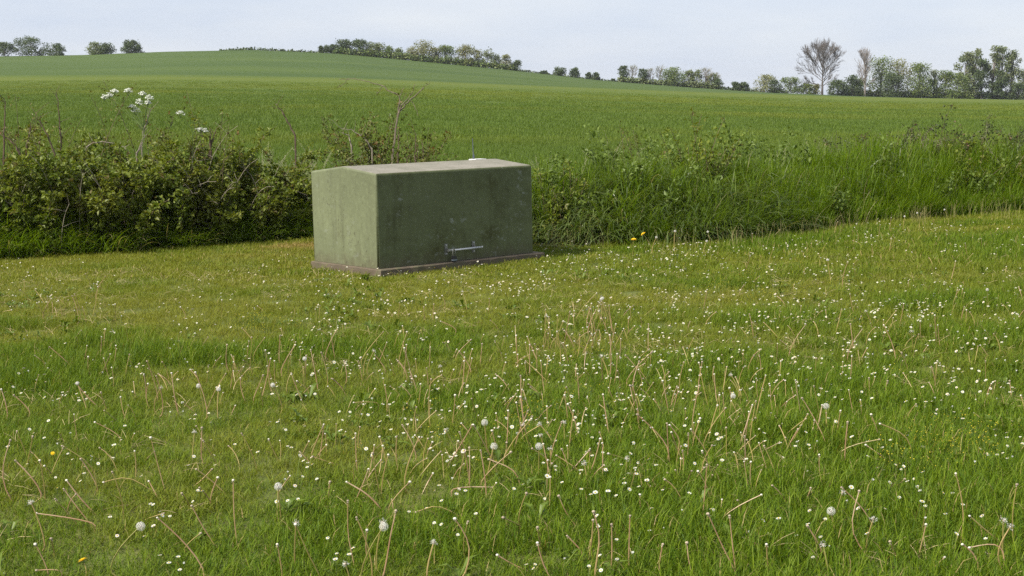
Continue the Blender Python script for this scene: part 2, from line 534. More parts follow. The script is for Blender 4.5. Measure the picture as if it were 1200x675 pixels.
def frustum_points(dens, y0, y1, margin=2.5):
    """points per square metre over the ground the camera sees, with a margin to the sides"""
    half = lambda y: 0.372 * y + margin
    wmax = half(y1)
    n = int(dens * (y1 - y0) * 2 * wmax)
    X = rng.uniform(-wmax, wmax, n); Y = rng.uniform(y0, y1, n)
    k = np.abs(X) < half(Y)
    return X[k], Y[k]

# lawn grass: three belts, thinner clumps far off are wider
lush = lambda X, Y: 0.38 * vnoise(X, Y, 2.3, 1) + 0.42 * vnoise(X, Y, 0.8, 2) + 0.2 * vnoise(X, Y, 0.35, 4)
src = [blade_clump(80, 0.12, 0.045, 0.125, 0.0033, 0.9, 1.5, 100 + i).mesh('lawn_tuft', M['lawn_blade']) for i in range(5)]
src += [blade_clump(96, 0.14, 0.035, 0.085, 0.0034, 1.0, 1.3, 120 + i).mesh('lawn_turf', M['lawn_blade']) for i in range(4)]
src += [blade_clump(64, 0.21, 0.03, 0.08, 0.007, 0.6, 1.0, 140 + i, 2).mesh('lawn_far', M['lawn_blade']) for i in range(4)]
allP = []
for dens, y0, y1, far in ((160, 2.2, 9.0, 0), (135, 9.0, 13.5, 0), (105, 13.5, 24.5, 1)):
    X, Y = frustum_points(dens, y0, y1, 2.5)
    k = (Y < border(X) + 0.25) & ~on_slab(X, Y, 0.012)
    X, Y = X[k], Y[k]
    n = len(X)
    lu = lush(X, Y)
    # shorter, yellower mown turf around the cabinet, ranker grass towards the camera and the border
    mown = smooth((Y - 10.3) / 2.2) * (1 - 0.8 * smooth((X - 0.8) / 2.0))
    edge = 1 - smooth((border(X) - Y) / 1.2)
    h = (0.55 + 0.85 * smooth((lu - 0.3) / 0.4)) * (1 - 0.55 * mown) * (1 + 0.5 * edge * (X > 1))
    h = np.maximum(h, 0.62 - 0.1 * mown)
    rank = smooth((lu - 0.46) / 0.16) * (1 - 0.7 * mown)
    tall = rng.random(n) < 0.40 - 0.3 * mown + 0.55 * rank
    idx = np.where(tall, rng.integers(0, 5, n), rng.integers(5, 9, n))
    if far: idx = np.where(rng.random(n) < 0.6, rng.integers(9, 13, n), idx)
    s = h * rng.uniform(0.75, 1.2, n)
    tint = np.clip(0.54 - 1.5 * (lu - 0.38) + 0.46 * mown + rng.normal(0, 0.11, n) + 0.25 * (vnoise(X, Y, 3.1, 7) - 0.5) + 0.20 * smooth((Y - 7) / 4), 0, 1)
    bx_, by_ = px_ground(338, 290)
    tint = np.clip(tint + 0.5 * np.exp(-((X - bx_) ** 2 + (Y - by_) ** 2) / 0.45), 0, 1.25)
    sc = np.stack([0.8 + 0.35 * s, 0.8 + 0.35 * s, s], 1)
    allP.append((np.stack([X, Y, lawn_z(X, Y)], 1), rng.uniform(0, 6.283, n), rng.normal(0, 0.10, (n, 2)), sc, idx, tint))
cat = [np.concatenate(c) for c in zip(*allP)]
o = scatter('lawn_grass', src, *cat)
tag(o, 'short uneven lawn grass around the green cabinet', 'grass', kind='stuff')

# broad leaves low in the turf (clover, dandelion and daisy leaves)
def broad_clump(n, rad, length, wid, seed):
    g = np.random.default_rng(seed); mb = MB()
    for _ in range(n):
        a = g.uniform(0, 6.283); q = rad * math.sqrt(g.random()) * 0.4
        az_ = g.uniform(0, 6.283); l = length * g.uniform(0.6, 1.2); w = wid * g.uniform(0.7, 1.2)
        d = np.array((math.cos(az_), math.sin(az_), 0)); sd = np.array((-d[1], d[0], 0)); el = g.uniform(0.2, 1.0)
        p0 = np.array((q * math.cos(a), q * math.sin(a), 0.005))
        up = np.array((0, 0, 1.0))
        p1 = p0 + l * 0.6 * (d * math.cos(el) + up * math.sin(el)); p2 = p1 + l * 0.4 * (d * math.cos(el - .7) + up * math.sin(el - .7))
        mb.add([p0, p1 - sd * w / 2 + up * 0.004, p1, p1 + sd * w / 2 + up * 0.004, p2], [(0, 2, 1), (0, 3, 2), (1, 2, 4), (2, 3, 4)], g.random())
    return mb
bs = [broad_clump(9, 0.05, 0.085, 0.022, 160 + i).mesh('leaf_rosette', M['weed']) for i in range(3)]
bs += [broad_clump(16, 0.16, 0.045, 0.022, 170 + i).mesh('clover_patch', M['weed']) for i in range(2)]
X, Y = frustum_points(7, 2.5, 13.5, 2.0)
k = (Y < border(X)) & ~on_slab(X, Y, 0.1) & (vnoise(X, Y, 0.9, 12) > 0.45)
X, Y = X[k], Y[k]; n = len(X)
s = rng.uniform(0.7, 1.25, n)
o = scatter('broad_leaves', bs, np.stack([X, Y, lawn_z(X, Y) + 0.01], 1), rng.uniform(0, 6.283, n), rng.normal(0, 0.1, (n, 2)),
            np.stack([s, s, s * 1.1], 1), rng.integers(0, 5, n), rng.random(n) * 0.7)
tag(o, 'broad dandelion and clover leaves low in the lawn', 'leaves', kind='stuff')

def straw(n, rad, l0, l1, el, seed):
    g = np.random.default_rng(seed); mb = MB()
    for _ in range(n):
        a = g.uniform(0, 6.283); q = rad * math.sqrt(g.random()); az_ = g.uniform(0, 6.283); e = g.uniform(*el); l = g.uniform(l0, l1)
        p = np.array((q * math.cos(a), q * math.sin(a), 0.02)); d = np.array((math.cos(az_) * math.cos(e), math.sin(az_) * math.cos(e), math.sin(e)))
        m_ = p + d * l * 0.5 + np.array((0, 0, l * 0.06))
        mb.tube([p, m_, p + d * l], [0.0010, 0.0009, 0.0006], 3, g.random(), 0, cap=False)
        if el[0] > 1.0:
            for k in range(7):
                c = p + d * l * (0.8 + 0.03 * k); v = g.normal(0, 1, 3) * 0.006 + np.array((0, 0, 0.006))
                mb.add([c, c + v + np.array((0.0015, 0, 0)), c + v * 1.6], [(0, 1, 2)], g.random(), 0)
    return mb
M['straw'] = plain('dead_straw', (0.36, 0.29, 0.15), 0.8, 0.4, 15)
M['seed_stem'] = plain('seed_stem', (0.27, 0.24, 0.10), 0.8, 0.4, 15)
ss = [straw(7, 0.12, 0.04, 0.11, (0.1, 0.8), 180 + i).mesh('dead_straw', M['straw']) for i in range(3)] + [straw(5, 0.12, 0.12, 0.26, (1.1, 1.6), 190 + i).mesh('seed_stems', M['seed_stem']) for i in range(3)]
X, Y = frustum_points(9, 3.0, 14.5, 1.5)
k = (Y < border(X)) & ~on_slab(X, Y, 0.1) & (vnoise(X, Y, 1.1, 14) > 0.4)
X, Y = X[k], Y[k]; ii = rng.integers(0, 3, len(X))
Xe = rng.uniform(0.4, 9.0, 110); Ye = border(Xe) - np.abs(rng.normal(0.1, 0.55, 110))
X = np.concatenate([X, Xe]); Y = np.concatenate([Y, Ye]); ii = np.concatenate([ii, rng.integers(3, 6, 110)]); n = len(X); s = rng.uniform(0.75, 1.2, n)
k = ~on_slab(X, Y, 0.1)
o = scatter('dry_straw', ss, np.stack([X, Y, lawn_z(X, Y)], 1)[k], rng.uniform(0, 6.283, n)[k], rng.normal(0, 0.12, (n, 2))[k], np.stack([s, s, s], 1)[k], ii[k], rng.random(n)[k])
tag(o, 'dry straw and thin seed stems in the lawn', 'straw', kind='stuff')

# crop standing in the field, nearest part
src = [blade_clump(90, 0.33, 0.12, 0.25, 0.011, 0.35, 0.9, 200 + i, 2).mesh('crop_tuft', M['crop_blade']) for i in range(4)]
src += [blade_clump(100, 0.64, 0.12, 0.25, 0.017, 0.35, 0.8, 210 + i, 2).mesh('crop_far', M['crop_blade']) for i in range(3)]
allP = []
for dens, y0, y1, far in ((11, 19.0, 48.0, 0), (3.4, 48.0, 95.0, 1), (3.2, 95.0, 140.0, 1)):
    X, Y = frustum_points(dens, y0, y1, 3.0)
    k = Y > border(X) + 3.4
    X, Y = X[k], Y[k]; n = len(X)
    g = vnoise(X, Y * 2.2, 9.0, 21) * 0.6 + vnoise(X, Y * 2.0, 3.0, 22) * 0.4
    s = (0.75 + 0.5 * g) * rng.uniform(0.8, 1.2, n)
    idx = rng.integers(4, 7, n) if far else rng.integers(0, 4, n)
    band = vnoise(X * 0.12, Y, 6.0, 25)
    tint = np.clip(0.22 + 0.7 * (g - 0.4) + 0.9 * (band - 0.45) + 0.4 * smooth((Y - 55) / 60) + rng.normal(0, 0.1, n), 0, 1)
    z = land(X, Y) - 0.06 * (1 - smooth((Y - 24) / 30)) - 0.03
    allP.append((np.stack([X, Y, z], 1), rng.uniform(0, 6.283, n), rng.normal(0, 0.06, (n, 2)), np.stack([s, s, s * np.interp(Y, [48, 80, 140], [0.95, 0.7, 0.15])], 1), idx, tint))
cat = [np.concatenate(c) for c in zip(*allP)]
tag(scatter('cereal_crop', src, *cat), 'young green cereal crop standing in the field behind the verge', 'crop', kind='stuff')

# ------------------------------------------------------------------ long grass of the verge
src = [blade_clump(26, 0.13, 0.45, 0.95, 0.0115, 0.25, 0.7, 300 + i, 5).mesh('verge_upright', M['long_blade']) for i in range(5)]
src += [blade_clump(22, 0.15, 0.5, 1.05, 0.013, 0.5, 2.3, 310 + i, 6).mesh('verge_arching', M['long_blade']) for i in range(5)]
def clumped(n, x0, x1, t0, t1, size, seed):
    """points gathered into tussocks with gaps between"""
    m = int(n / 9)
    cx, ct = rng.uniform(x0, x1, m), rng.uniform(t0, t1, m)
    ch = rng.uniform(0.62, 1.25, m); ctint = rng.uniform(-0.35, 0.35, m); ck = rng.random(m)
    k = rng.integers(0, m, n)
    return cx[k] + rng.normal(0, size, n), np.clip(ct[k] + rng.normal(0, size, n), t0, t1), ch[k], ctint[k], ck[k]
XA, TA_, HA, CA, KA = clumped(3800, -0.3, 11.5, 0.0, 1.9, 0.17, 1)
XB, TB_, HB, CB, KB = clumped(1100, -8.5, -0.1, -0.08, 0.55, 0.14, 2)
X, T_, Hc, Ct, Kc = [np.concatenate(q) for q in ((XA, XB), (TA_, TB_), (HA, HB), (CA, CB), (KA, KB))]
Y = border(X) + T_; n = len(X)
s = 0.66 * Hc * (0.50 + 0.50 * smooth((T_ + 0.15) / 0.7)) * rng.uniform(0.8, 1.2, n) * (0.85 + 0.4 * vnoise(X, Y, 2.2, 32))
s = np.where(X < -0.2, s * 0.85, s)
# the far stretch stands upright and yellow-green, the near one leans and arches
yel = smooth((X - 2.6) / 1.0) * (1 - smooth((X - 6.6) / 1.2))
up = Kc < 0.52 + 0.45 * yel
thin = (X > -0.2) & (X < 2.8) & (rng.random(n) < 0.5) & (T_ > 0.25)
idx = np.where(up, rng.integers(0, 5, n), rng.integers(5, 10, n))
tint = np.clip(0.55 + Ct - 0.5 * yel + rng.normal(0, 0.1, n), 0, 1)
k = ~on_slab(X, Y, 0.1) & ~thin
P = np.stack([X, Y, bank_z(X, Y)], 1)
o = scatter('long_grass', src, P[k], rng.uniform(0, 6.283, n)[k], rng.normal(0, 0.10, (n, 2))[k], np.stack([0.75 + 0.35 * s, 0.75 + 0.35 * s, s], 1)[k], idx[k], tint[k])
tag(o, 'bright green long grass standing along the lawn edge', 'grass', kind='stuff')

src = [blade_clump(20, 0.17, 0.40, 0.95, 0.019, 0.75, 3.0, 330 + i, 7).mesh('couch_arching', M['couch_blade']) for i in range(6)]
XA, TA_, HA, CA, KA = clumped(2600, -2.6, 11.5, 0.85, 3.7, 0.20, 3)
XB, TB_, HB, CB, KB = clumped(900, 0.0, 3.4, 0.25, 1.2, 0.18, 4)
X, T_, Hc, Ct, Kc = [np.concatenate(q) for q in ((XA, XB), (TA_, TB_), (HA, HB), (CA, CB), (KA, KB))]
n0 = len(X); Y = border(X) + T_
s = 0.78 * Hc ** 0.8 * (0.6 + 0.4 * smooth(T_ / 1.2)) * rng.uniform(0.8, 1.2, n0) * (0.8 + 0.4 * vnoise(X, Y, 2.7, 42))
tint = np.clip(0.5 + Ct + rng.normal(0, 0.12, n0), 0, 1)
k = (X > -0.9) | (T_ > 1.6)
s = np.where(X < -0.3, s * 0.7, s)
P = np.stack([X, Y, bank_z(X, Y)], 1)
o = scatter('couch_grass', src, P[k], rng.uniform(0, 6.283, n0)[k], rng.normal(0, 0.15, (n0, 2))[k], np.stack([0.8 + 0.3 * s, 0.8 + 0.3 * s, s], 1)[k], rng.integers(0, 6, n0)[k], tint[k])
tag(o, 'dull green drooping couch grass on top of the verge bank', 'grass', kind='stuff')

# seeding grass with pale plumes among the hedge and on the verge
def plume_clump(n, rad, hlo, hhi, seed):
    g = np.random.default_rng(seed)
    mb = blade_clump(16, rad, hlo * 0.5, hhi * 0.8, 0.008, 0.4, 1.5, seed + 1, 4)
    mb.m = [0] * len(mb.m)
    for _ in range(n):
        a = g.uniform(0, 6.283); q = rad * math.sqrt(g.random()); az_ = g.uniform(0, 6.283); h = g.uniform(hlo, hhi); ln = g.uniform(0.05, 0.5)
        pts = []
        p = np.array((q * math.cos(a), q * math.sin(a), 0.0))
        for k in range(7):
            pts.append(p.copy()); ang = ln + 0.9 * (k / 6) ** 3
            p = p + h / 6 * np.array((math.cos(az_) * math.sin(ang), math.sin(az_) * math.sin(ang), math.cos(ang)))
        mb.tube(pts, [0.0022] * 6 + [0.001], 3, 0.4, 1)
        for k in range(26):
            t = 0.72 + 0.28 * k / 26
            i = min(int(t * 6), 5); fr = t * 6 - i
            c = pts[i] * (1 - fr) + pts[i + 1] * fr
            d = np.array((g.normal(), g.normal(), g.normal() * 0.5 + 0.6)); d /= np.linalg.norm(d)
            l = 0.035 * (1.1 - (t - 0.72) * 2.6)
            sd = np.cross(d, (0.3, 0.5, 0.8)); sd = sd / np.linalg.norm(sd) * 0.003
            mb.add([c, c + d * l * 0.5 + sd, c + d * l, c + d * l * 0.5 - sd], [(0, 1, 2, 3)], g.random(), 1)
    return mb
M['plume'] = plain('grass_plume', (0.27, 0.27, 0.15), 0.9, 0.3, 12, transl=0.2)
src = [plume_clump(7, 0.10, 0.75, 1.1, 350 + i).mesh('plume_tuft', [M['long_blade'], M['plume']]) for i in range(3)]
pts = []
for cx, cy, sp, m in ((322, 250, 30, 10), (355, 252, 22, 8), (215, 268, 22, 4), (260, 262, 20, 5), (990, 225, 60, 7), (1060, 222, 60, 9), (700, 265, 50, 3), (900, 240, 60, 4), (410, 250, 22, 4)):
    for _ in range(m):
        x, y = px_ground(cx + rng.normal(0, sp * 0.6), cy + rng.normal(0, 6)); pts.append((x, max(y, float(border(x)) + 0.15)))
pts = np.array(pts); n = len(pts); s = rng.uniform(0.8, 1.15, n)
P = np.stack([pts[:, 0], pts[:, 1], bank_z(pts[:, 0], pts[:, 1])], 1)
o = scatter('seeding_grass', src, P, rng.uniform(0, 6.283, n), rng.normal(0, 0.08, (n, 2)), np.stack([s, s, s], 1), rng.integers(0, 3, n), rng.random(n) * 0.6)
tag(o, 'pale plumed seeding grass among the verge plants', 'grass', kind='stuff')

# ------------------------------------------------------------------ electrical cabinet on its slab
def grp_mat(name, base, algae, amount, scuff, pits):
    t = NT(name)
    oc = t.n('ShaderNodeTexCoord').outputs['Object']
    sp = t.n('ShaderNodeSeparateXYZ'); t.l(oc, sp.inputs[0])
    c = t.mix(t.rng(t.noise(oc, 1.6, 5), 0.3, 0.7), tuple(x * 0.85 for x in base), tuple(x * 1.15 for x in base))
    blotch = t.noise(oc, 2.3, 7, 0.62)
    streak = t.noise(t.mapping(oc, (8, 8, 0.7)), 1.0, 6, 0.65)
    c = t.mix(t.rng(blotch, 0.60 - amount, 0.82 - amount, 0, 0.85), c, algae)
    # run marks below the eaves and splashed earth at the foot
    c = t.mix(t.math('MULTIPLY', t.rng(streak, 0.50, 0.72, 0, 0.55), t.rng(blotch, 0.35, 0.6)), c, tuple(x * 0.55 for x in algae))
    splash = t.math('ADD', t.rng(sp.outputs['Z'], 0.0, 0.22, 0.36, 0.0), t.math('MULTIPLY', t.noise(oc, 11, 5, 0.7), 0.55))
    c = t.mix(t.rng(splash, 0.40, 0.68, 0, 0.6), c, (0.085, 0.07, 0.045))
    mott = t.noise(oc, 16, 5, 0.7)
    c = t.mix(t.rng(mott, 0.50, 0.68, 0, 0.38), c, tuple(x * 1.5 for x in base))
    c = t.mix(t.rng(t.noise(oc, 21, 5, 0.7), 0.54, 0.70, 0, 0.45), c, tuple(x * 0.6 for x in algae))
    # dark pits in patches
    spk = t.noise(t.mapping(oc, (42, 42, 26)), 1.0, 3, 0.6)
    patch = t.noise(oc, 2.7, 3)
    c = t.mix(t.math('MULTIPLY', t.rng(spk, 0.60, 0.66), t.rng(patch, 0.46, 0.58, 0, pits)), c, (0.040, 0.034, 0.022))
    # pale scuffs
    sc = t.noise(t.mapping(oc, (9, 9, 13)), 1.0, 5, 0.7)
    patch2 = t.noise(t.mapping(oc, (1.9, 1.9, 1.9)), 1.0, 2)
    c = t.mix(t.math('MULTIPLY', t.rng(sc, 0.57, 0.66), t.rng(patch2, 0.45, 0.58, 0, scuff)), c, (0.25, 0.27, 0.24))
    t.color(c)
    t.l(t.rng(blotch, 0.3, 0.7, 0.5, 0.8), t.b.inputs['Roughness'])
    t.b.inputs['Specular IOR Level'].default_value = 0.25
    h = t.math('ADD', t.math('MULTIPLY', t.noise(oc, 90, 3), 0.3), t.math('MULTIPLY', t.noise(oc, 2.2, 2), 1.6))
    t.bump(h, 0.25, 0.012)
    return t.m
M['grp_side'] = grp_mat('grp_green', (0.130, 0.146, 0.082), (0.098, 0.100, 0.053), -0.01, 0.25, 0.8)
M['grp_front'] = grp_mat('grp_green_algae_shade', (0.098, 0.114, 0.052), (0.056, 0.058, 0.018), 0.10, 0.7, 0.4)  # algae stains; base also darker than side walls, shade put into colour
def roof_mat():
    t = NT('grp_roof_lichen')
    oc = t.n('ShaderNodeTexCoord').outputs['Object']
    c = t.mix(t.rng(t.noise(oc, 3, 6, 0.65), 0.35, 0.65), (0.155, 0.150, 0.112), (0.235, 0.215, 0.178))
    c = t.mix(t.rng(t.noise(oc, 28, 4, 0.7), 0.52, 0.68, 0, 0.7), c, (0.11, 0.105, 0.07))
    c = t.mix(t.rng(t.noise(oc, 60, 3, 0.7), 0.58, 0.7, 0, 0.7), c, (0.36, 0.33, 0.28))
    t.color(c); t.b.inputs['Roughness'].default_value = 0.85
    t.bump(t.noise(oc, 120, 3), 0.3, 0.004)
    return t.m
M['grp_roof'] = roof_mat()
def concrete_mat():
    t = NT('concrete')
    oc = t.n('ShaderNodeTexCoord').outputs['Object']
    c = t.mix(t.rng(t.noise(oc, 4, 6, 0.7), 0.35, 0.65), (0.078, 0.060, 0.040), (0.128, 0.100, 0.070))
    c = t.mix(t.rng(t.noise(oc, 45, 4, 0.7), 0.55, 0.7, 0, 0.6), c, (0.10, 0.09, 0.065))
    c = t.mix(t.rng(t.noise(oc, 7, 4, 0.6), 0.52, 0.68, 0, 0.6), c, (0.09, 0.10, 0.045))
    t.color(c); t.b.inputs['Roughness'].default_value = 0.95
    t.bump(t.noise(oc, 80, 4, 0.7), 0.5, 0.008)
    return t.m
M['concrete'] = concrete_mat()
M['steel'] = plain('zinc_steel', (0.50, 0.51, 0.54), 0.45, 0.12, 30, metal=0.35)
M['dull_steel'] = plain('dull_steel', (0.20, 0.20, 0.18), 0.6, 0.35, 40, metal=0.3)
M['black_iron'] = plain('black_lock', (0.03, 0.03, 0.034), 0.4, 0.2, 40)
M['lock_blue'] = plain('lock_band', (0.30, 0.34, 0.42), 0.4, 0.15, 40, metal=0.4)
M['white_plastic'] = plain('white_plastic', (0.78, 0.78, 0.76), 0.5, 0.05, 20)
M['rod'] = plain('aerial_rod', (0.07, 0.085, 0.105), 0.5, 0.2, 20)

yaw_z = math.atan2(U2[1], U2[0])
cab_rot = (Matrix.Rotation(-CAB['tilt'], 4, 'Y') @ Matrix.Rotation(yaw_z, 4, 'Z'))
cab = empty('electrical_cabinet', (CAB['x'], CAB['y'], CAB['z']))
cab.rotation_euler = cab_rot.to_euler()
tag(cab, 'green fibreglass utility cabinet with low pitched roof on concrete slab', 'cabinet')

def shell():
    l, d, h, r = CAB['L'], CAB['D'], CAB['H'], CAB['R']
    bm = bmesh.new()
    prof = [(0, 0.002), (d, 0.002), (d, h), (d / 2, h + r), (0, h)]
    a = [bm.verts.new((0, y, z)) for y, z in prof]
    b = [bm.verts.new((l, y, z)) for y, z in prof]
    bm.faces.new(a); bm.faces.new(b[::-1])
    for i in range(5):
        j = (i + 1) % 5
        bm.faces.new((a[j], a[i], b[i], b[j]))
    bmesh.ops.recalc_face_normals(bm, faces=bm.faces)
    es = [e for e in bm.edges if not (e.verts[0].co.z < 0.01 and e.verts[1].co.z < 0.01)]
    bmesh.ops.bevel(bm, geom=es, offset=0.022, segments=3, profile=0.5, affect='EDGES')
    bm.normal_update()
    return bm
def shell_part(name, sel, mats):
    bm = shell()
    drop = [f for f in bm.faces if not sel(f)]
    bmesh.ops.delete(bm, geom=drop, context='FACES')
    for f in bm.faces: f.smooth = f.calc_area() < 0.02 and max(abs(f.normal.x), abs(f.normal.y), abs(f.normal.z)) < 0.9985
    for f in bm.faces:
        f.material_index = 1 if (len(mats) > 1 and f.normal.y < -0.72) else 0
    me = bpy.data.meshes.new(name); bm.to_mesh(me); bm.free()
    for m in mats: me.materials.append(m)
    return obj(name, me, cab)
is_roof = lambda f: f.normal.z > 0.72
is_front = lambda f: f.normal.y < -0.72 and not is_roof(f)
shell_part('roof', is_roof, [M['grp_roof']])['label'] = 'pale lichen-stained low pitched roof'
shell_part('front_panel', is_front, [M['grp_front']])['label'] = 'algae-stained front panel with shade deepened in its colour'
shell_part('side_walls', lambda f: not is_roof(f) and not is_front(f), [M['grp_side']])

# locking bar low on the front: two bracket plates, the bar, its end collar
for bx in (0.83, 1.185):
    mb = MB(); mb.box((bx, -0.0045, 0.128), (0.036, 0.009, 0.115)); mb.box((bx, -0.022, 0.122), (0.016, 0.034, 0.03))
    br = mb.build('bracket', M['dull_steel'], cab)
    for bz in (0.172, 0.085):
        m2 = MB(); m2.tube([(bx, -0.006, bz), (bx, -0.016, bz)], 0.007, 8); m2.build('bolt', M['steel'], br)
mb = MB(); mb.tube([(0.86, -0.042, 0.116), (1.05, -0.042, 0.118), (1.265, -0.042, 0.120)], 0.0105, 8)
bar = mb.build('locking_bar', M['steel'], cab, True)
mb = MB(); mb.tube([(0.825, -0.042, 0.116), (0.865, -0.042, 0.117)], 0.0155, 8); mb.build('collar', M['dull_steel'], bar)
mb = MB(); mb.tube([(1.265, -0.042, 0.120), (1.272, -0.042, 0.120)], 0.013, 8); mb.build('end_stop', M['steel'], bar)

# aerial with its white foot on the roof
mb = MB()
mb.box((1.80, 0.66, CAB['H'] + 0.050), (0.165, 0.13, 0.026))
ab = mb.build('aerial_base', M['white_plastic'], cab)
bm = bmesh.new(); bm.from_mesh(ab.data); bmesh.ops.bevel(bm, geom=list(bm.edges), offset=0.008, segments=2, affect='EDGES'); bm.to_mesh(ab.data); bm.free()
mb = MB(); mb.tube([(1.745, 0.66, CAB['H'] + 0.06), (1.745, 0.66, CAB['H'] + 0.11), (1.742, 0.66, CAB['H'] + 0.112), (1.736, 0.66, CAB['H'] + 0.285)], [0.011, 0.010, 0.006, 0.0045], 6)
mb.build('aerial_rod', M['rod'], ab)

# padlock hanging from the bar's end
pl = empty('padlock', (0, 0, 0))
pl.matrix_world = Matrix.Translation((CAB['x'], CAB['y'], CAB['z'])) @ cab_rot @ Matrix.Translation((0.888, -0.060, 0.030))
tag(pl, 'dark padlock hanging from the locking bar of the cabinet', 'padlock')
mb = MB(); mb.box((0, 0, 0.0), (0.054, 0.026, 0.062))
pb = mb.build('lock_body', M['black_iron'], pl)
bm = bmesh.new(); bm.from_mesh(pb.data); bmesh.ops.bevel(bm, geom=list(bm.edges), offset=0.006, segments=2, affect='EDGES'); bm.to_mesh(pb.data); bm.free()
mb = MB(); mb.box((0, 0, -0.010), (0.056, 0.028, 0.008)); mb.build('band', M['lock_blue'], pb)
mb = MB()
arc = [(-0.015, 0, 0.022), (-0.015, 0, 0.065)] + [(0.015 * -math.cos(q), 0, 0.065 + 0.033 * math.sin(q)) for q in np.linspace(0.3, math.pi - 0.3, 6)] + [(0.015, 0, 0.065), (0.015, 0, 0.022)]
mb.tube(arc, 0.0055, 6); mb.build('shackle', M['dull_steel'], pl, True)

# concrete slab
slab = MB()
g = np.random.default_rng(5)
a0, a1, b0, b1 = SLAB
ring = []
for k in range(24): ring.append((a0 + (a1 - a0) * k / 24, b0))
for k in range(14): ring.append((a1, b0 + (b1 - b0) * k / 14))
for k in range(24): ring.append((a1 - (a1 - a0) * k / 24, b1))
for k in range(14): ring.append((a0, b1 - (b1 - b0) * k / 14))
n = len(ring)
jit = [(x + g.normal(0, 0.005), y + g.normal(0, 0.005)) for x, y in ring]
cx, cy = (a0 + a1) / 2, (b0 + b1) / 2
ins = [(x + (0.012 if x < cx else -0.012), y + (0.012 if y < cy else -0.012)) for x, y in jit]
vs = [(x, y, -0.16) for x, y in jit] + [(x, y, -0.010 + g.normal(0, 0.002)) for x, y in jit] + [(x, y, 0.0) for x, y in ins]
fs = [(i, (i + 1) % n, n + (i + 1) % n, n + i) for i in range(n)] + [(n + i, n + (i + 1) % n, 2 * n + (i + 1) % n, 2 * n + i) for i in range(n)]
fs += [tuple(2 * n + i for i in range(n)), tuple(range(n - 1, -1, -1))]
slab.add(vs, fs)
so = slab.build('concrete_slab', M['concrete'])
so.location = (CAB['x'], CAB['y'], CAB['z']); so.rotation_euler = cab_rot.to_euler()
tag(so, 'thin weathered concrete slab under the green cabinet', 'slab')

# ------------------------------------------------------------------ shrubs, brambles and stems of the hedge
def leaf(mb, c, d, size, g, mat=0, wide=0.62, rnd=None):
    """one folded leaflet from c along d"""
    d = d / (np.linalg.norm(d) + 1e-9)
    up = np.array((g.normal(0, 0.5), g.normal(0, 0.5), 1.0))
    sd = np.cross(d, up); sd /= np.linalg.norm(sd) + 1e-9
    nn = np.cross(sd, d)
    w = size * wide / 2
    m = c + d * size * 0.45
    mb.add([c, m + sd * w + nn * w * 0.45, c + d * size, m - sd * w + nn * w * 0.45], [(0, 2, 1), (0, 3, 2)], g.random() if rnd is None else rnd, mat)

def leaves(mb, C_, D_, size, g, mat=0, wide=0.62, rnd=None):
    """many folded leaflets at once"""
    C_ = np.asarray(C_); D_ = np.asarray(D_); n = len(C_)
    D_ = D_ / (np.linalg.norm(D_, axis=1)[:, None] + 1e-9)
    up = np.concatenate([g.normal(0, 0.5, (n, 2)), np.ones((n, 1))], 1)
    sd = np.cross(D_, up); sd /= np.linalg.norm(sd, axis=1)[:, None] + 1e-9
    nn = np.cross(sd, D_)
    size = np.broadcast_to(size, (n,))[:, None]; w = size * wide / 2
    m = C_ + D_ * size * 0.45
    V = np.stack([C_, m + sd * w + nn * w * 0.45, C_ + D_ * size, m - sd * w + nn * w * 0.45], 1).reshape(-1, 3)
    b = mb.n + 4 * np.arange(n)[:, None]
    fa = np.concatenate([b + np.array((0, 2, 1)), b + np.array((0, 3, 2))])
    mb.v.extend(map(tuple, V.tolist())); mb.f.extend(map(tuple, fa.tolist()))
    mb.r.extend(np.repeat(g.random(n) if rnd is None else rnd, 4).tolist()); mb.m.extend([mat] * (2 * n)); mb.n += 4 * n

def arch(g, base, az, length, rise, bend, n=9):
    p = np.array(base, float); pts = []
    ang = rise
    for k in range(n):
        pts.append(p.copy())
        p = p + length / (n - 1) * np.array((math.cos(az) * math.sin(ang), math.sin(az) * math.sin(ang), math.cos(ang)))
        ang += bend / n * (0.4 + 1.2 * k / n); az += g.normal(0, 0.10)
    return np.array(pts)

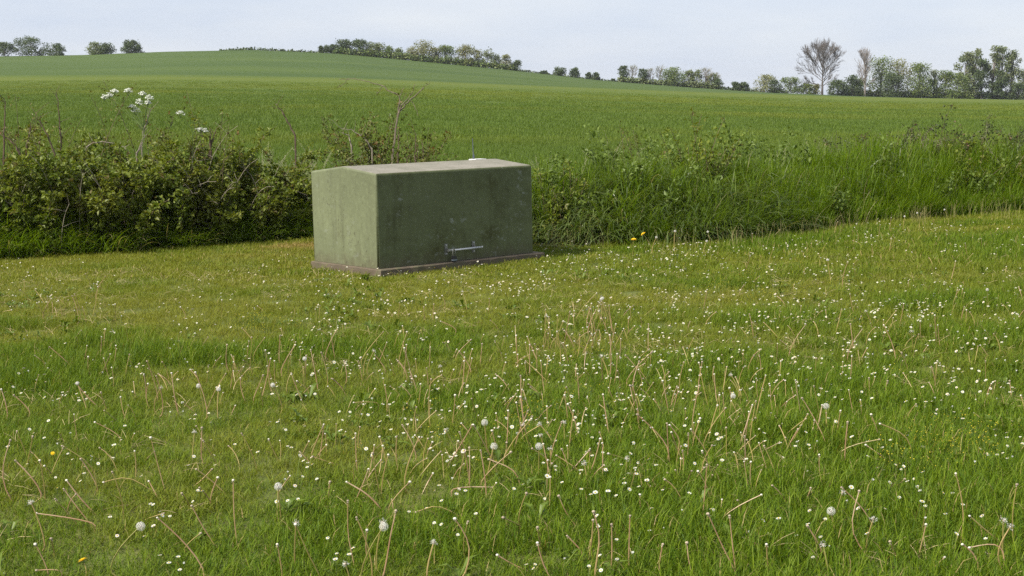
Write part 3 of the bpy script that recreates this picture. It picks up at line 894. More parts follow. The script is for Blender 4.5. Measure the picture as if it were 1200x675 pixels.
def bush(name, label, px0, px1, top, depth, nst, mat, seed, lsize=0.054, per=88, cat='bush', bend=1.9, group=None, sub=3, front=0.08, stem='twig', dead=6):
    """a bush between two photo columns on the hedge line: arching stems carrying leaves"""
    g = np.random.default_rng(seed)
    pm = (px0 + px1) / 2
    yb = np.interp(pm, [0, 150, 300, 365, 500, 640, 760, 850, 930, 1000, 1100, 1200], [303, 296, 284, 279, 281, 290, 288, 285, 274, 263, 255, 249])
    x0, y0 = px_ground(px0, yb); x1, _ = px_ground(px1, yb)
    bx = (x0 + x1) / 2; by = float(border(bx)) + front + depth / 2
    root = empty(name, (bx, by, float(bank_z(bx, by))))
    tag(root, label, cat, group)
    st, fo, dd = MB(), MB(), MB()
    hw = abs(x1 - x0) / 2
    for i in range(nst):
        sx = g.uniform(-hw, hw) * 0.92; sy = g.uniform(-depth / 2, depth / 2)
        wx, wy = bx + sx, by + sy
        bz = float(bank_z(wx, wy)) - root.location.z - 0.02
        h = top * (g.uniform(0.40, 1.05) + (0.3 * g.random() if g.random() < 0.15 else 0)) * (0.72 + 0.28 * smooth((sy + depth / 2) / depth * 1.6))
        az_ = g.uniform(0, 6.283) if g.random() < 0.6 else -math.pi / 2 + g.normal(0, 0.7)
        pts = arch(g, (sx, sy, bz), az_, h * g.uniform(1.05, 1.35), g.uniform(0.0, 0.35), bend * g.uniform(0.3, 1.0))
        st.tube(pts, np.linspace(0.0065, 0.0024, len(pts)), 3, g.random(), cap=False)
        t = 0.10 + 0.90 * g.random(per) ** 0.75
        f_ = t * (len(pts) - 1); ia = np.minimum(f_.astype(int), len(pts) - 2); fr = (f_ - ia)[:, None]
        c = pts[ia] * (1 - fr) + pts[ia + 1] * fr
        dr = np.stack([g.normal(0, 1, per), g.normal(0, 1, per), g.normal(0, 0.5, per) + 0.15], 1)
        dr /= np.linalg.norm(dr, axis=1)[:, None]
        c2 = c + dr * g.uniform(0.015, 0.10, per)[:, None]
        rv = g.random(per); sz = lsize * g.uniform(0.5, 1.45, per)
        c3 = np.repeat(c2, sub, 0); d3 = np.repeat(dr, sub, 0) + g.normal(0, 0.75, (per * sub, 3))
        r3 = np.repeat(rv, sub); r3 = np.where(r3 < 0.95, np.clip(r3 + g.normal(0, 0.08, len(r3)), 0, 0.93), r3)
        leaves(fo, c3, d3, np.repeat(sz, sub), g, rnd=r3)
    for i in range(dead):
        sx = g.uniform(-hw, hw) * 0.9; sy = g.uniform(-depth / 2, 0.1 * depth)
        pts = arch(g, (sx, sy, float(bank_z(bx + sx, by + sy)) - root.location.z), -math.pi / 2 + g.normal(0, 1.0), top * g.uniform(0.75, 1.2), g.uniform(0, 0.3), 2.3 * g.uniform(0.5, 1.1))
        dd.tube(pts, np.linspace(0.006, 0.0025, len(pts)), 3, g.random(), cap=False)
        for k in range(3, 9, 2):
            tw = arch(g, pts[k], g.uniform(0, 6.283), g.uniform(0.08, 0.25), g.uniform(0.5, 1.5), 0.6, 4)
            dd.tube(tw, np.linspace(0.003, 0.0015, 4), 3, g.random(), cap=False)
    st.build('stems', M[stem], root)['kind'] = 'stuff'
    fo.build('foliage', M[mat], root)['kind'] = 'stuff'
    if dead: dd.build('dead_canes', M['dead_cane'], root)['kind'] = 'stuff'
    return root

bush('bramble_bush', 'leafy bramble bush under a bare upright dark stem', -75, 75, 1.18, 1.3, 85, 'bramble', 501, dead=4)
bush('bramble_bush', 'bramble bush below the large cow parsley', 55, 165, 1.2, 1.3, 85, 'bramble', 502, lsize=0.056, dead=7)
bush('bramble_bush', 'bramble bush tangled with grey dead canes', 150, 255, 1.18, 1.3, 80, 'bramble', 503, dead=12)
bush('bramble_bush', 'dark bramble bush beside the pale plumed grass', 240, 325, 1.06, 1.2, 70, 'bramble', 504, lsize=0.05, dead=4)
bush('bramble_bush', 'low bramble bush against the rear corner of the cabinet', 310, 400, 0.70, 1.0, 60, 'bramble', 505, lsize=0.048, dead=1)
bush('hawthorn_shrub', 'yellow-green leafy shrub behind the cabinet around the bare sapling', 385, 500, 1.22, 1.0, 95, 'hawthorn', 506, lsize=0.04, per=60, bend=0.9, sub=3, front=0.5, dead=3)
bush('hawthorn_shrub', 'sparse yellowish hawthorn regrowth standing above the brambles beside white flowers', 120, 265, 1.42, 0.8, 44, 'hawthorn', 507, lsize=0.036, per=48, bend=0.8, sub=3, front=0.6, dead=3)
bush('hawthorn_shrub', 'thin hawthorn shoots rising out of the leafy bramble bush', -60, 75, 1.45, 0.8, 36, 'hawthorn', 508, lsize=0.036, per=44, bend=0.8, sub=3, front=0.6, dead=2)
bush('blackthorn_shrub', 'low brownish dark shrub on the verge between grass and field', 1075, 1190, 0.86, 1.1, 85, 'shrub_dark', 509, lsize=0.034, per=44, bend=1.5, front=1.5, dead=4)
bush('blackthorn_shrub', 'small olive shrub beside the larger brownish shrub on the verge', 1010, 1085, 0.74, 1.0, 60, 'shrub_dark', 510, lsize=0.032, per=40, bend=1.5, front=1.6, dead=2)
bush('blackthorn_shrub', 'shrub at the end of the verge past the brownish shrub', 1185, 1290, 0.80, 1.1, 60, 'shrub_dark', 511, lsize=0.036, per=36, bend=1.5, front=1.4, dead=3)
bush('bramble_bush', 'bramble growing out of the long verge grass', 1130, 1230, 0.72, 0.8, 45, 'bramble', 512, lsize=0.05, per=26, front=0.4, dead=1)
bush('elder_shoot', 'small yellowish weed clump poking out of the drooping couch grass', 750, 782, 0.98, 0.4, 12, 'hawthorn', 513, lsize=0.035, per=24, bend=0.8, front=2.1, dead=0, cat='plant')
bush('nettle_clump', 'leafy nettle clump within the drooping verge grass', 815, 860, 0.88, 0.6, 26, 'bramble', 514, lsize=0.05, per=30, bend=0.5, sub=2, front=1.3, dead=0, cat='plant')
bush('nettle_clump', 'nettle clump rising next to the right wall of the cabinet', 640, 675, 0.62, 0.5, 22, 'bramble', 515, lsize=0.045, per=26, bend=0.5, sub=2, front=0.3, dead=0, cat='plant')

gw = np.random.default_rng(88)
WL = ['leafy weed clump close behind the right wall of the cabinet', 'low leafy weed at the lawn edge between cabinet and yellow dandelions', 'tall leafy weed on the bank behind the yellow dandelions', 'leafy weed directly behind the two yellow dandelions',
      'low leafy weed at the lawn edge beside the taller yellow dandelion', 'tall weed on the bank beside the yellowish weed clump', 'leafy weed in front of the nettle clump', 'tall weed on the bank beside the nettle clump', 'small weed at the lawn edge before the upright grass',
      'tall weed on the bank behind the upright yellow-green grass', 'weed on the bank between upright grass and olive shrub', 'small weed at the lawn edge before the olive shrub', 'weed halfway up the bank below the small olive shrub',
      'small weed at the lawn edge below the brownish shrub', 'small weed at the lawn edge before the verge bramble', 'weed growing up against the verge bramble']
for i, (px_, fr_, tp, nst_) in enumerate(((655, 1.0, .75, 14), (700, 0.25, .5, 12), (720, 1.6, .85, 16), (742, 0.9, .7, 14), (790, 0.3, .5, 10), (800, 2.0, .85, 16), (838, 0.7, .62, 14), (880, 1.7, .9, 18), (905, 0.15, .42, 10),
                                   (925, 2.1, .85, 16), (960, 1.5, .8, 16), (985, 0.1, .4, 10), (1060, 0.7, .55, 12), (1105, 0.15, .5, 14), (1160, 0.2, .5, 14), (1195, 0.8, .6, 16))):
    bush('leafy_weed', WL[i], px_ - 16, px_ + 16, tp, 0.4, nst_, 'tall_weed', 900 + i, lsize=0.05 + 0.02 * gw.random(), per=26, bend=0.7, sub=2, front=fr_, dead=0, cat='weed', group='leafy weeds in the verge', stem='green_stem')

def px_stem(mb, pts, Y, r0, r1, g, root, off=0.0, sides=5, wob=0.006):
    """a woody stem through photo pixels standing at distance Y"""
    P = np.array([px_at(x, y, Y + off * k) for k, (x, y) in enumerate(pts)])
    t = np.linspace(0, 1, len(P)); tt = np.linspace(0, 1, max(6, 3 * len(P)))
    Q = np.stack([np.interp(tt, t, P[:, i]) for i in range(3)], 1)
    Q[1:-1] += g.normal(0, wob, (len(tt) - 2, 3))
    Q -= np.array(root.location)
    mb.tube(Q, np.linspace(r0, r1, len(Q)), sides, g.random())
    return Q

# bare sapling with a few leaves
g = np.random.default_rng(601)
YS = 18.3
bs_ = px_at(459, 197, YS); bz = float(bank_z(bs_[0], YS))
sap = empty('bare_sapling', (bs_[0], YS, bz))
tag(sap, 'thin forked almost leafless sapling standing behind the cabinet', 'sapling')
mb = MB(); q0 = px_stem(mb, [(457, 205), (460, 185), (462, 165), (467, 133)], YS, 0.017, 0.011, g, sap)
mb.tube([(q0[0][0], 0, -0.05), q0[0]], [0.018, 0.017], 5)
mb.build('trunk', M['sapling'], sap)
tips = []
for br, r0, off in (([(467, 133), (469, 114), (462, 109), (448, 101), (432, 95.5)], 0.008, 0.02), ([(467, 133), (474, 124), (483, 115), (497, 103)], 0.0095, 0.03),
                    ([(468, 130), (475, 119), (484, 107)], 0.008, -0.04), ([(481, 118), (486, 124), (490, 136)], 0.004, -0.03), ([(432, 95.5), (416, 92), (397, 93)], 0.004, 0.04),
                    ([(410, 92), (403, 98), (395, 103)], 0.0028, 0.02), ([(469, 112), (471, 107), (473, 102)], 0.004, 0.02), ([(492, 107), (500, 99), (504, 97)], 0.003, 0.02),
                    ([(448, 101), (444, 107), (441, 111)], 0.003, 0.03), ([(484, 107), (485, 102), (486, 98)], 0.0035, 0.0)):
    mb = MB(); Q = px_stem(mb, br, YS, r0 * 1.2, max(0.0026, r0 * 0.6), g, sap, off); mb.build('branch', M['sapling'], sap); tips.append(Q)
mb = MB()
for Q in tips:
    for _ in range(5):
        c = Q[g.integers(2, len(Q))]
        leaf(mb, c, g.normal(0, 1, 3), g.uniform(0.02, 0.045), g)
mb.build('leaves', M['hawthorn'], sap)

# woody uprights of the flailed hedge
def snag(label, stems, Y, seed, leafy=6, mat='twig', lm='hawthorn'):
    g = np.random.default_rng(seed)
    b = px_at(stems[0][0][0], stems[0][0][1], Y); bz = float(bank_z(b[0], Y))
    X_ = px_at(stems[0][0][0], stems[0][0][1], Y)[0]; Y = float(border(X_)) + 0.95
    b = px_at(stems[0][0][0], stems[0][0][1], Y); bz = float(bank_z(b[0], Y))
    root = empty('flailed_shrub', (b[0], Y, bz)); tag(root, label, 'shrub')
    fo = MB()
    for st in stems:
        mb = MB(); r = g.uniform(0.011, 0.016)
        first = px_at(st[0][0], st[0][1], Y)
        Q = px_stem(mb, st, Y, r, 0.003, g, root, 0.012)
        zb = float(bank_z(first[0], Y)) - root.location.z - 0.03
        if Q[0][2] > zb + 0.02: mb.tube([(Q[0][0] + g.normal(0, 0.03), Q[0][1], zb), Q[0]], [0.005, r], 5)
        for k in range(3, len(Q)):
            if g.random() < 0.55:
                tw = arch(g, Q[k], g.uniform(0, 6.283), g.uniform(0.06, 0.22), g.uniform(0.4, 1.2), 0.4, 4)
                mb.tube(tw, np.linspace(0.0035, 0.0015, 4), 3, g.random())
                for _ in range(leafy):
                    leaf(fo, tw[g.integers(1, 4)], g.normal(0, 1, 3), g.uniform(0.02, 0.04), g)
        mb.build('stem', M[mat], root)
    if fo.n: fo.build('leaves', M[lm], root)
    return root
snag('straight bare dark stem standing above the leafy bramble', [[(71, 195), (71, 165), (69, 130), (66.5, 107)]], 16.3, 611, 0)
snag('dark broken stem arching out beside the straight bare stem', [[(64, 180), (56, 160), (48, 143), (42, 133)], [(31, 175), (34, 155), (37, 143)]], 16.4, 612, 3)
snag('curved thick dark cane over the leafy bramble with green shoots', [[(24, 182), (18, 170), (9, 162), (-2, 156)], [(4, 185), (5, 150), (6, 125), (5, 114)]], 16.2, 613, 8)
snag('forked grey branch under the large cow parsley', [[(166, 175), (168, 155), (173, 140), (176, 128)], [(160, 180), (170, 160), (165, 150)]], 16.5, 614, 2, 'dead_cane')
snag('upright dark flailed twigs beside the small cow parsley', [[(205, 190), (198, 170), (193, 160)], [(222, 190), (226, 172), (229, 162)], [(244, 185), (249, 165), (254, 150)], [(247, 180), (247, 160), (245, 148)]], 16.6, 615, 7)
snag('grey dead cane arching low over the bramble bush', [[(92, 198), (98, 178), (108, 168), (126, 166), (144, 172), (152, 180)]], 16.0, 616, 0, 'dead_cane')
snag('row of dead upright stems behind the cabinet roof', [[(487, 200), (487, 175), (487, 156)], [(497, 200), (496, 180), (495, 164)], [(489, 200), (489, 178)], [(466, 190), (467, 165), (467, 151)]], 18.1, 617, 1)
snag('thin arching twig beside the plumed grass', [[(346, 160), (338, 143), (330, 130), (322, 121)]], 17.6, 618, 3)
snag('grey cane leaning over the yellow-green shrub', [[(436, 175), (428, 163), (414, 153), (400, 151)], [(412, 172), (409, 158), (402, 156)]], 18.0, 619, 3, 'dead_cane')

# cow parsley
def cow_parsley(label, base, Y, umbels, seed):
    g = np.random.default_rng(seed)
    Y = float(border(px_at(base[0], base[1], Y)[0])) + 0.7
    b = px_at(base[0], base[1], Y); bz = float(bank_z(b[0], Y))
    root = empty('cow_parsley', (b[0], Y, bz)); tag(root, label, 'cow parsley')
    lv = MB(); st = MB()
    o_ = np.array(root.location)
    fork = np.array(px_at(base[0] + 4, base[1] - 30, Y)) - o_
    st.tube([(0, 0, -0.02), (0.02, 0, fork[2] * 0.5), fork], [0.007, 0.006, 0.005], 5)
    for (x, y, r) in umbels:
        c = np.array(px_at(x, y, Y + g.uniform(-0.12, 0.12))) - o_
        mid = (fork * 0.4 + c * 0.6) + np.array((0, 0, 0.03))
        st.tube([fork, mid, c - np.array((0, 0, r * 0.9))], [0.004, 0.003, 0.0022], 4)
        um = MB(); r *= 1.3
        n = 17
        for k in range(n):
            a = 2.399 * k; q = r * math.sqrt((k + 0.4) / n)
            p = c + np.array((q * math.cos(a), q * math.sin(a) * 0.9, r * 0.8 * (1 - (q / r) ** 2) + g.normal(0, 0.007)))
            um.tube([c - np.array((0, 0, r * 0.9)), p], [0.0012, 0.001], 3, 0.5, 1, cap=False)
            for j in range(11):
                pp = p + np.array((g.normal(0, 0.009), g.normal(0, 0.009), g.normal(0, 0.004)))
                w = g.uniform(0.0045, 0.0075); nz = np.array((g.normal(0, 0.5), g.normal(0, 0.5), 1.0)); nz /= np.linalg.norm(nz)
                e1 = np.cross(nz, (0.6, 0.3, 0.1)); e1 /= np.linalg.norm(e1); e2 = np.cross(nz, e1)
                um.add([pp + w * (e1 * math.cos(t) + e2 * math.sin(t)) for t in np.linspace(0, 2 * math.pi, 6)[:-1]], [(0, 1, 2, 3, 4)], g.random(), 0)
        um.build('umbel', [M['umbel_white'], M['green_stem']], root)
    for k in range(90):
        c = fork * g.uniform(0.3, 1.2) + g.normal(0, 0.05, 3)
        leaf(lv, c, g.normal(0, 1, 3), g.uniform(0.015, 0.035), g)
    st.build('stem', M['green_stem'], root); lv.build('leaves', M['bramble'], root)
cow_parsley('large cow parsley with eight white flower heads above the brambles', (164, 180), 15.9,
            [(122, 115, 0.030), (128, 113, 0.026), (134, 108, 0.034), (150, 108, 0.036), (167, 111, 0.034), (175, 116, 0.040), (155, 126, 0.034), (163, 121, 0.032), (159, 131, 0.042), (173, 121, 0.028)], 621)
cow_parsley('small cow parsley with two white flower heads beside flailed twigs', (222, 185), 16.2, [(211, 134, 0.042), (234, 153, 0.03), (240, 154, 0.026)], 622)

# ------------------------------------------------------------------ trees on the skyline
def grow(g, mb, p, d, length, rad, level, tips, spread, droop=0.0, minr=0.02):
    n = 4
    pts = [p.copy()]
    for k in range(n):
        d = d + g.normal(0, 0.10, 3) + np.array((0, 0, 0.05 - droop * 0.1)); d /= np.linalg.norm(d)
        p = p + d * length / n; pts.append(p.copy())
    mb.tube(pts, np.linspace(rad, max(minr, rad * 0.62), len(pts)), 4 if rad > 0.08 else 3, g.random(), cap=False)
    if level == 0:
        tips.append(pts); return
    kids = g.integers(3, 5) if level > 1 else g.integers(3, 5)
    for k in range(kids):
        s = pts[g.integers(2, len(pts))] if k else pts[-1]
        a = g.normal(0, 1, 3); a -= a.dot(d) * d; a /= np.linalg.norm(a)
        th = spread * g.uniform(0.5, 1.25) if k else spread * 0.35
        nd = d * math.cos(th) + a * math.sin(th)
        grow(g, mb, s, nd, length * g.uniform(0.62, 0.82), max(minr, rad * g.uniform(0.45, 0.62)), level - 1, tips, spread, droop, minr)

def bare_tree(name, label, px, w, h, D, seed, leafy=0, cat='tree', levels=5, col='bare_bark', spread=0.5, lm='tree_pale', group=None):
    """wide leafless crown: trunk, ascending limbs, fine twigs; fitted to width and height in metres"""
    g = np.random.default_rng(seed)
    a = (px - 600) / F; X = a * D * math.cos(PITCH) ; Y = D
    root = empty(name, (X, Y, float(land(X, Y)) - 0.1)); tag(root, label, cat, group)
    mb = MB(); tips = []; tr = MB()
    tr.tube([(0, 0, -0.3), (0.02, 0, h * 0.1), (0, 0.03, h * 0.22)], [h * 0.024, h * 0.019, h * 0.016], 7)
    lead = [np.array((g.normal(0, 0.012) * h * k / 4, g.normal(0, 0.012) * h * k / 4, h * (0.20 + 0.12 * k))) for k in range(5)]
    mb.tube(lead, np.linspace(h * 0.015, h * 0.006, 5), 5, cap=False)
    nl = 22 if spread > 0.45 else 15
    for k in range(nl):
        t = (k + g.random()) / nl; z = 0.17 + 0.5 * t
        az_ = 2.4 * k + g.normal(0, 0.3); th = (1.05 - 0.75 * t) * (1.15 if spread > 0.4 else 0.62)
        p0 = np.array([np.interp(z * h, [q[2] for q in lead], [q[i] for q in lead]) for i in (0, 1)] + [z * h])
        d = np.array((math.cos(az_) * math.sin(th), math.sin(az_) * math.sin(th), math.cos(th)))
        # reach of the crown in this direction: an ellipsoid
        cen = np.array((0, 0, 0.6 * h)); ax = np.array((w / 2, w / 2, 0.42 * h))
        q = (p0 - cen) / ax; e = d / ax
        A, B_, C2 = e.dot(e), q.dot(e), q.dot(q) - 1
        reach = (-B_ + math.sqrt(max(0.0, B_ * B_ - A * C2))) / A
        grow(g, mb, p0, d, reach * 0.46, h * 0.0085, levels - 2, tips, spread, minr=h * 0.0017)
    V = np.array(mb.v); zz = V[:, 2].max(); ww = max(np.percentile(np.abs(V[:, 0]), 99.5), 1e-3)
    sx, sz = (w / 2) / ww, h / zz
    mb.v = [(x * sx, y * sx, z * sz) for x, y, z in mb.v]
    tr.build('trunk', M[col], root); mb.build('crown' if not leafy else 'limbs', M[col], root)
    if leafy:
        fo = MB()
        for pts in tips:
            for _ in range(leafy):
                c = pts[g.integers(1, len(pts))] * np.array((sx, sx, sz)) + g.normal(0, h * 0.012, 3)
                leaf(fo, c, g.normal(0, 1, 3), h * g.uniform(0.018, 0.034), g, wide=0.8)
        fo.build('crown', M[lm], root)
    return root

def leafy_tree(name, label, px, w, h, D, seed, mat, group=None, cat='tree', dens=1.0, trunk=0.18, shape='round', bark='tree_bark'):
    g = np.random.default_rng(seed)
    a = (px - 600) / F; X = a * D; Y = D
    root = empty(name, (X, Y, float(land(X, Y)) - 0.1)); tag(root, label, cat, group)
    tr, fo = MB(), MB()
    tr.tube([(0, 0, -0.3), (g.normal(0, 0.05), 0, h * 0.3), (g.normal(0, 0.1), g.normal(0, 0.1), h * 0.75)], [h * 0.022, h * 0.017, h * 0.006], 6)
    # clumps of leaves through an uneven crown
    nc = int(20 + 14 * dens)
    z0 = h * trunk
    for k in range(nc):
        t = g.random()
        zc = z0 + (h - z0) * t
        if shape == 'round': prof = math.sqrt(max(0.12, 1 - (2 * t - 0.75) ** 2 * 0.62))
        elif shape == 'column': prof = 0.55 + 0.45 * math.sin(math.pi * min(1, t * 0.9 + 0.15))
        else: prof = math.sqrt(max(0.04, 1 - t ** 1.6))          # bush: widest at the ground
        q = math.sqrt(g.random()) * 0.95; az_ = g.uniform(0, 6.283)
        cr = (0.17 + 0.15 * g.random()) * min(w, h) * (0.75 if shape == 'column' else 1.0)
        c = np.array((q * prof * w / 2 * math.cos(az_), q * prof * w / 2 * math.sin(az_), min(zc, h - cr * 0.7)))
        tr.tube([(0, 0, max(h * 0.08, min(h * 0.6, c[2] * 0.6))), c * np.array((0.6, 0.6, 0.9)), c], [h * 0.006, h * 0.0035, h * 0.001], 3, cap=False)
        m = int(38 * dens + 12)
        base_r = g.uniform(0.0, 0.5)
        v = g.normal(0, 1, (m, 3)); v /= np.linalg.norm(v, axis=1)[:, None]
        rr = cr * g.random(m) ** 0.4 * g.uniform(0.8, 1.3, m)
        p = c + v * rr[:, None] * np.array((1, 1, 0.8))
        p[:, 2] = np.where(p[:, 2] < 0.05 * h, 0.05 * h + np.abs(g.normal(0, 0.05 * h, m)), p[:, 2])
        leaves(fo, p, g.normal(0, 1, (m, 3)) + v * 0.5, g.uniform(0.25, 0.55, m) * (0.7 + 0.02 * h), g, wide=0.85, rnd=np.minimum(0.93, base_r + 0.45 * g.random(m)))
    tr.build('trunk', M[bark], root)
    fo.build('crown', M[mat], root)
    return root

sd = [7000]
def T(kind, label, px, wpx, hpx, D, mat='tree_mid', **kw):
    sd[0] += 1
    m = D / F
    wpx *= 1.0 if kind == 'bare' else 1.22
    if 'trunk' in kw: kw['trunk'] *= 0.5
    if kind == 'bare':
        return bare_tree('bare_tree', label, px, wpx * m, hpx * m, D, sd[0], **kw)
    nm = {'round': 'leafy_tree', 'column': 'slender_tree', 'bush': 'hedge_bush'}[kind]
    return leafy_tree(nm, label, px, wpx * m, hpx * m, D, sd[0], mat, shape=kind, cat='bush' if kind == 'bush' else 'tree', **kw)

g1 = 'dark bushes on the left skyline'
T('bush', 'wide low dark bush joined to the tallest dark tree of its skyline clump', 13, 32, 16, 398, 'tree_dark', dens=1.5, trunk=0.05)
T('round', 'tallest dark round tree of the left skyline clump', 44, 36, 22, 400, 'tree_dark', dens=1.7, trunk=0.08)
T('bush', 'small dark bush ending the clump around the tall dark tree', 73, 21, 14, 398, 'tree_dark', dens=1.2, trunk=0.05)
T('round', 'grey-green one of two touching bushes on the hill skyline', 118, 16, 14, 399, 'tree_grey', dens=1.2, trunk=0.08)
T('round', 'rounder one of two touching bushes on the hill skyline', 132, 16, 13, 399, 'tree_dark', dens=1.2, trunk=0.08)
T('bush', 'solitary dome-shaped dark bush on the hill skyline', 159, 24, 15, 399, 'tree_dark', dens=1.6, trunk=0.03)

g2 = 'wood on the hill skyline'
for px_, w_, h_ in ((379, 6, 9), (386, 7, 10), (393, 7, 11)):
    T('bush', 'little bush at the low end of the hilltop wood', px_, w_, h_, 402, 'tree_dark', group='little bushes ending the hilltop wood', dens=0.6, trunk=0.08)
for px_, w_, h_ in ((406, 17, 18), (424, 22, 19)):
    T('round', 'dense dark tree of the hilltop wood', px_, w_, h_, 402, 'tree_dark', group='dense dark trees of the hilltop wood', dens=1.5, trunk=0.05)
for px_, w_, h_, m_ in ((437, 14, 18, 'tree_grey'), (447, 15, 17, 'tree_grey'), (459, 13, 15, 'tree_mid'), (469, 8, 14, 'tree_grey')):
    T('round', 'loose grey-green tree of the hilltop wood', px_, w_, h_, 402, m_, group='loose grey-green trees of the hilltop wood', dens=0.8, trunk=0.1)
T('round', 'pale budding tree of the hilltop wood with open crown', 484, 14, 17, 402, 'tree_pale', dens=0.8, trunk=0.1, group='pale budding trees of the hilltop wood')
T('round', 'pale budding tree of the hilltop wood with open crown', 497, 24, 25, 402, 'tree_pale', dens=1.1, trunk=0.1, group='pale budding trees of the hilltop wood')
T('round', 'pale budding tree of the hilltop wood with open crown', 511, 14, 19, 402, 'tree_pale', dens=0.8, trunk=0.1, group='pale budding trees of the hilltop wood')
T('round', 'mid-green tree before the gap in the hilltop wood', 523, 19, 22, 402, 'tree_mid', dens=1.3, trunk=0.08)
T('round', 'light green tree after the gap in the hilltop wood', 546, 19, 25, 402, 'tree_pale', dens=1.3, trunk=0.08)
for px_, w_, h_, m_ in ((559, 13, 21, 'tree_pale'), (571, 15, 24, 'tree_grey'), (582, 14, 19, 'tree_grey'), (593, 12, 18, 'tree_pale')):
    T('column', 'thin half-leafed tree ending the hilltop wood', px_, w_, h_, 402, m_, group='thin half-leafed trees ending the hilltop wood', dens=0.7, trunk=0.1)
T('bush', 'lone dark bush just past the hilltop wood', 605, 11, 13, 402, 'tree_dark', dens=1.0, trunk=0.08)
T('bush', 'flat low bush on the open skyline slope', 637, 12, 5, 404, 'tree_dark', dens=0.7, trunk=0.02)
for px_, w_, h_ in ((656, 11, 11), (673, 10, 12)):
    T('round', 'small upright dark tree alone on the open skyline slope', px_, w_, h_, 402, 'tree_dark', group='small upright trees on the open slope', dens=0.9, trunk=0.1)
for px_, w_, h_ in ((689, 7, 8), (697, 9, 9)):
    T('bush', 'one of two tiny adjoining bushes on the open skyline slope', px_, w_, h_, 402, 'tree_dark', group='tiny adjoining bushes on the open slope', dens=0.7, trunk=0.05)
T('bush', 'scrap of low bush before the half-leafed copse', 717, 8, 4, 404, 'tree_dark', dens=0.5, trunk=0.02)

T('column', 'dark narrow tree starting the half-leafed copse', 729, 10, 19, 400, 'tree_dark', dens=1.0, trunk=0.06)
for px_, w_, h_ in ((741, 16, 22), (762, 12, 20), (773, 12, 24), (826, 20, 25), (838, 15, 20)):
    T('bare', 'grey barely leafed tree of the half-leafed copse', px_, w_, h_, 400, group='grey barely leafed trees of the copse', levels=4, leafy=3, lm='tree_pale')
T('column', 'dark slim tree between grey barely leafed trees', 752, 11, 17, 399, 'tree_dark', dens=1.0, trunk=0.06)
T('round', 'broad full green tree of the half-leafed copse', 787, 23, 22, 399, 'tree_mid', dens=1.5, trunk=0.05)
for px_, w_, h_ in ((804, 13, 20), (814, 15, 21), (832, 14, 18)):
    T('column', 'thin grey-green tree of the half-leafed copse', px_, w_, h_, 400, 'tree_grey', group='thin grey-green trees of the copse', dens=0.8, trunk=0.05)
T('bush', 'dark bush closing the half-leafed copse', 838, 14, 12, 398, 'tree_dark', dens=0.8, trunk=0.02)

DR = 385
T('bush', 'one of two dark round bushes left of the blossoming small tree', 859, 11, 10, DR, 'tree_dark', dens=1.0, trunk=0.05, group='two dark round bushes')['label'] = 'one of two dark round bushes beside the light small tree'
T('bush', 'one of two dark round bushes beside the light small tree', 869, 11, 10, DR, 'tree_dark', dens=1.0, trunk=0.05, group='two dark round bushes')
T('round', 'light green small spreading tree beside two dark bushes', 893, 23, 21, DR, 'tree_pale', dens=0.9, trunk=0.22)
T('bush', 'dark bush under the light small spreading tree', 905, 15, 15, DR - 2, 'tree_dark', dens=1.1, trunk=0.04)
T('round', 'mid-green spreading tree next to the dark bush', 923, 24, 19, DR, 'tree_mid', dens=1.2, trunk=0.12)
T('bush', 'low green bush before the great bare tree', 941, 16, 13, DR, 'tree_mid', dens=0.9, trunk=0.04)
T('bush', 'narrow pale bush before the great bare tree', 953, 9, 12, DR, 'tree_pale', dens=0.7, trunk=0.06)
T('bare', 'great leafless tree with wide rounded twiggy crown', 963, 56, 67, 378, levels=6, spread=0.50, col='grey_bark')
T('bush', 'dark bush at the foot of the great bare tree', 978, 23, 18, 374, 'tree_dark', dens=1.5, trunk=0.02)
T('bush', 'dark green bush between the great bare tree and the slim bare one', 994, 18, 24, 378, 'tree_dark', dens=1.2, trunk=0.04)
T('bush', 'olive bush against the slim bare tree', 1005, 15, 21, 379, 'tree_mid', dens=1.0, trunk=0.04)
T('bare', 'slim tall bare tree with twiggy top and pale trunk', 1013, 22, 58, 377, levels=5, spread=0.36)
T('round', 'broad half-leafed green tree behind the slim bare tree', 1028, 29, 46, 382, 'tree_mid', dens=1.5, trunk=0.28)
T('round', 'open-crowned olive tree with visible limbs', 1048, 26, 44, 382, 'tree_pale', dens=1.0, trunk=0.3)
T('bush', 'dark rounded bush under the open-crowned olive tree', 1041, 24, 27, 377, 'tree_dark', dens=1.6, trunk=0.03)
T('round', 'compact bright green round tree in the tree line', 1073, 27, 40, 379, 'tree_mid', dens=2.0, trunk=0.08)
T('column', 'narrow grey-green tree beside the compact round tree', 1090, 12, 33, 380, 'tree_grey', dens=1.0, trunk=0.08)
T('round', 'green tree with low crown beside the tall poplars', 1103, 20, 33, 379, 'tree_mid', dens=1.5, trunk=0.06)
T('bush', 'broad olive bush at the foot of the tall poplars', 1119, 23, 30, 377, 'tree_mid', dens=1.5, trunk=0.03)
for px_, w_, h_, lb in ((1126, 20, 54, 'tall poplar standing over the broad olive bush'), (1136, 18, 58, 'second tall poplar from the broad olive bush'), (1158, 18, 62, 'tallest poplar of the tree line, past the dark filling tree'),
                        (1168, 18, 61, 'tall poplar between the tallest poplar and the last poplar'), (1180, 20, 57, 'last tall poplar before the closing grey-green tree')):
    T('column', lb, px_, w_, h_, 384, 'tree_grey', group='tall poplars of the tree line', dens=1.5, trunk=0.12, bark='bare_bark')
T('column', 'dark tree filling between the tall poplars', 1145, 18, 46, 380, 'tree_dark', dens=1.5, trunk=0.05)
T('column', 'dark slender tree in front of the last tall poplar', 1166, 14, 34, 378, 'tree_dark', dens=1.2, trunk=0.05)
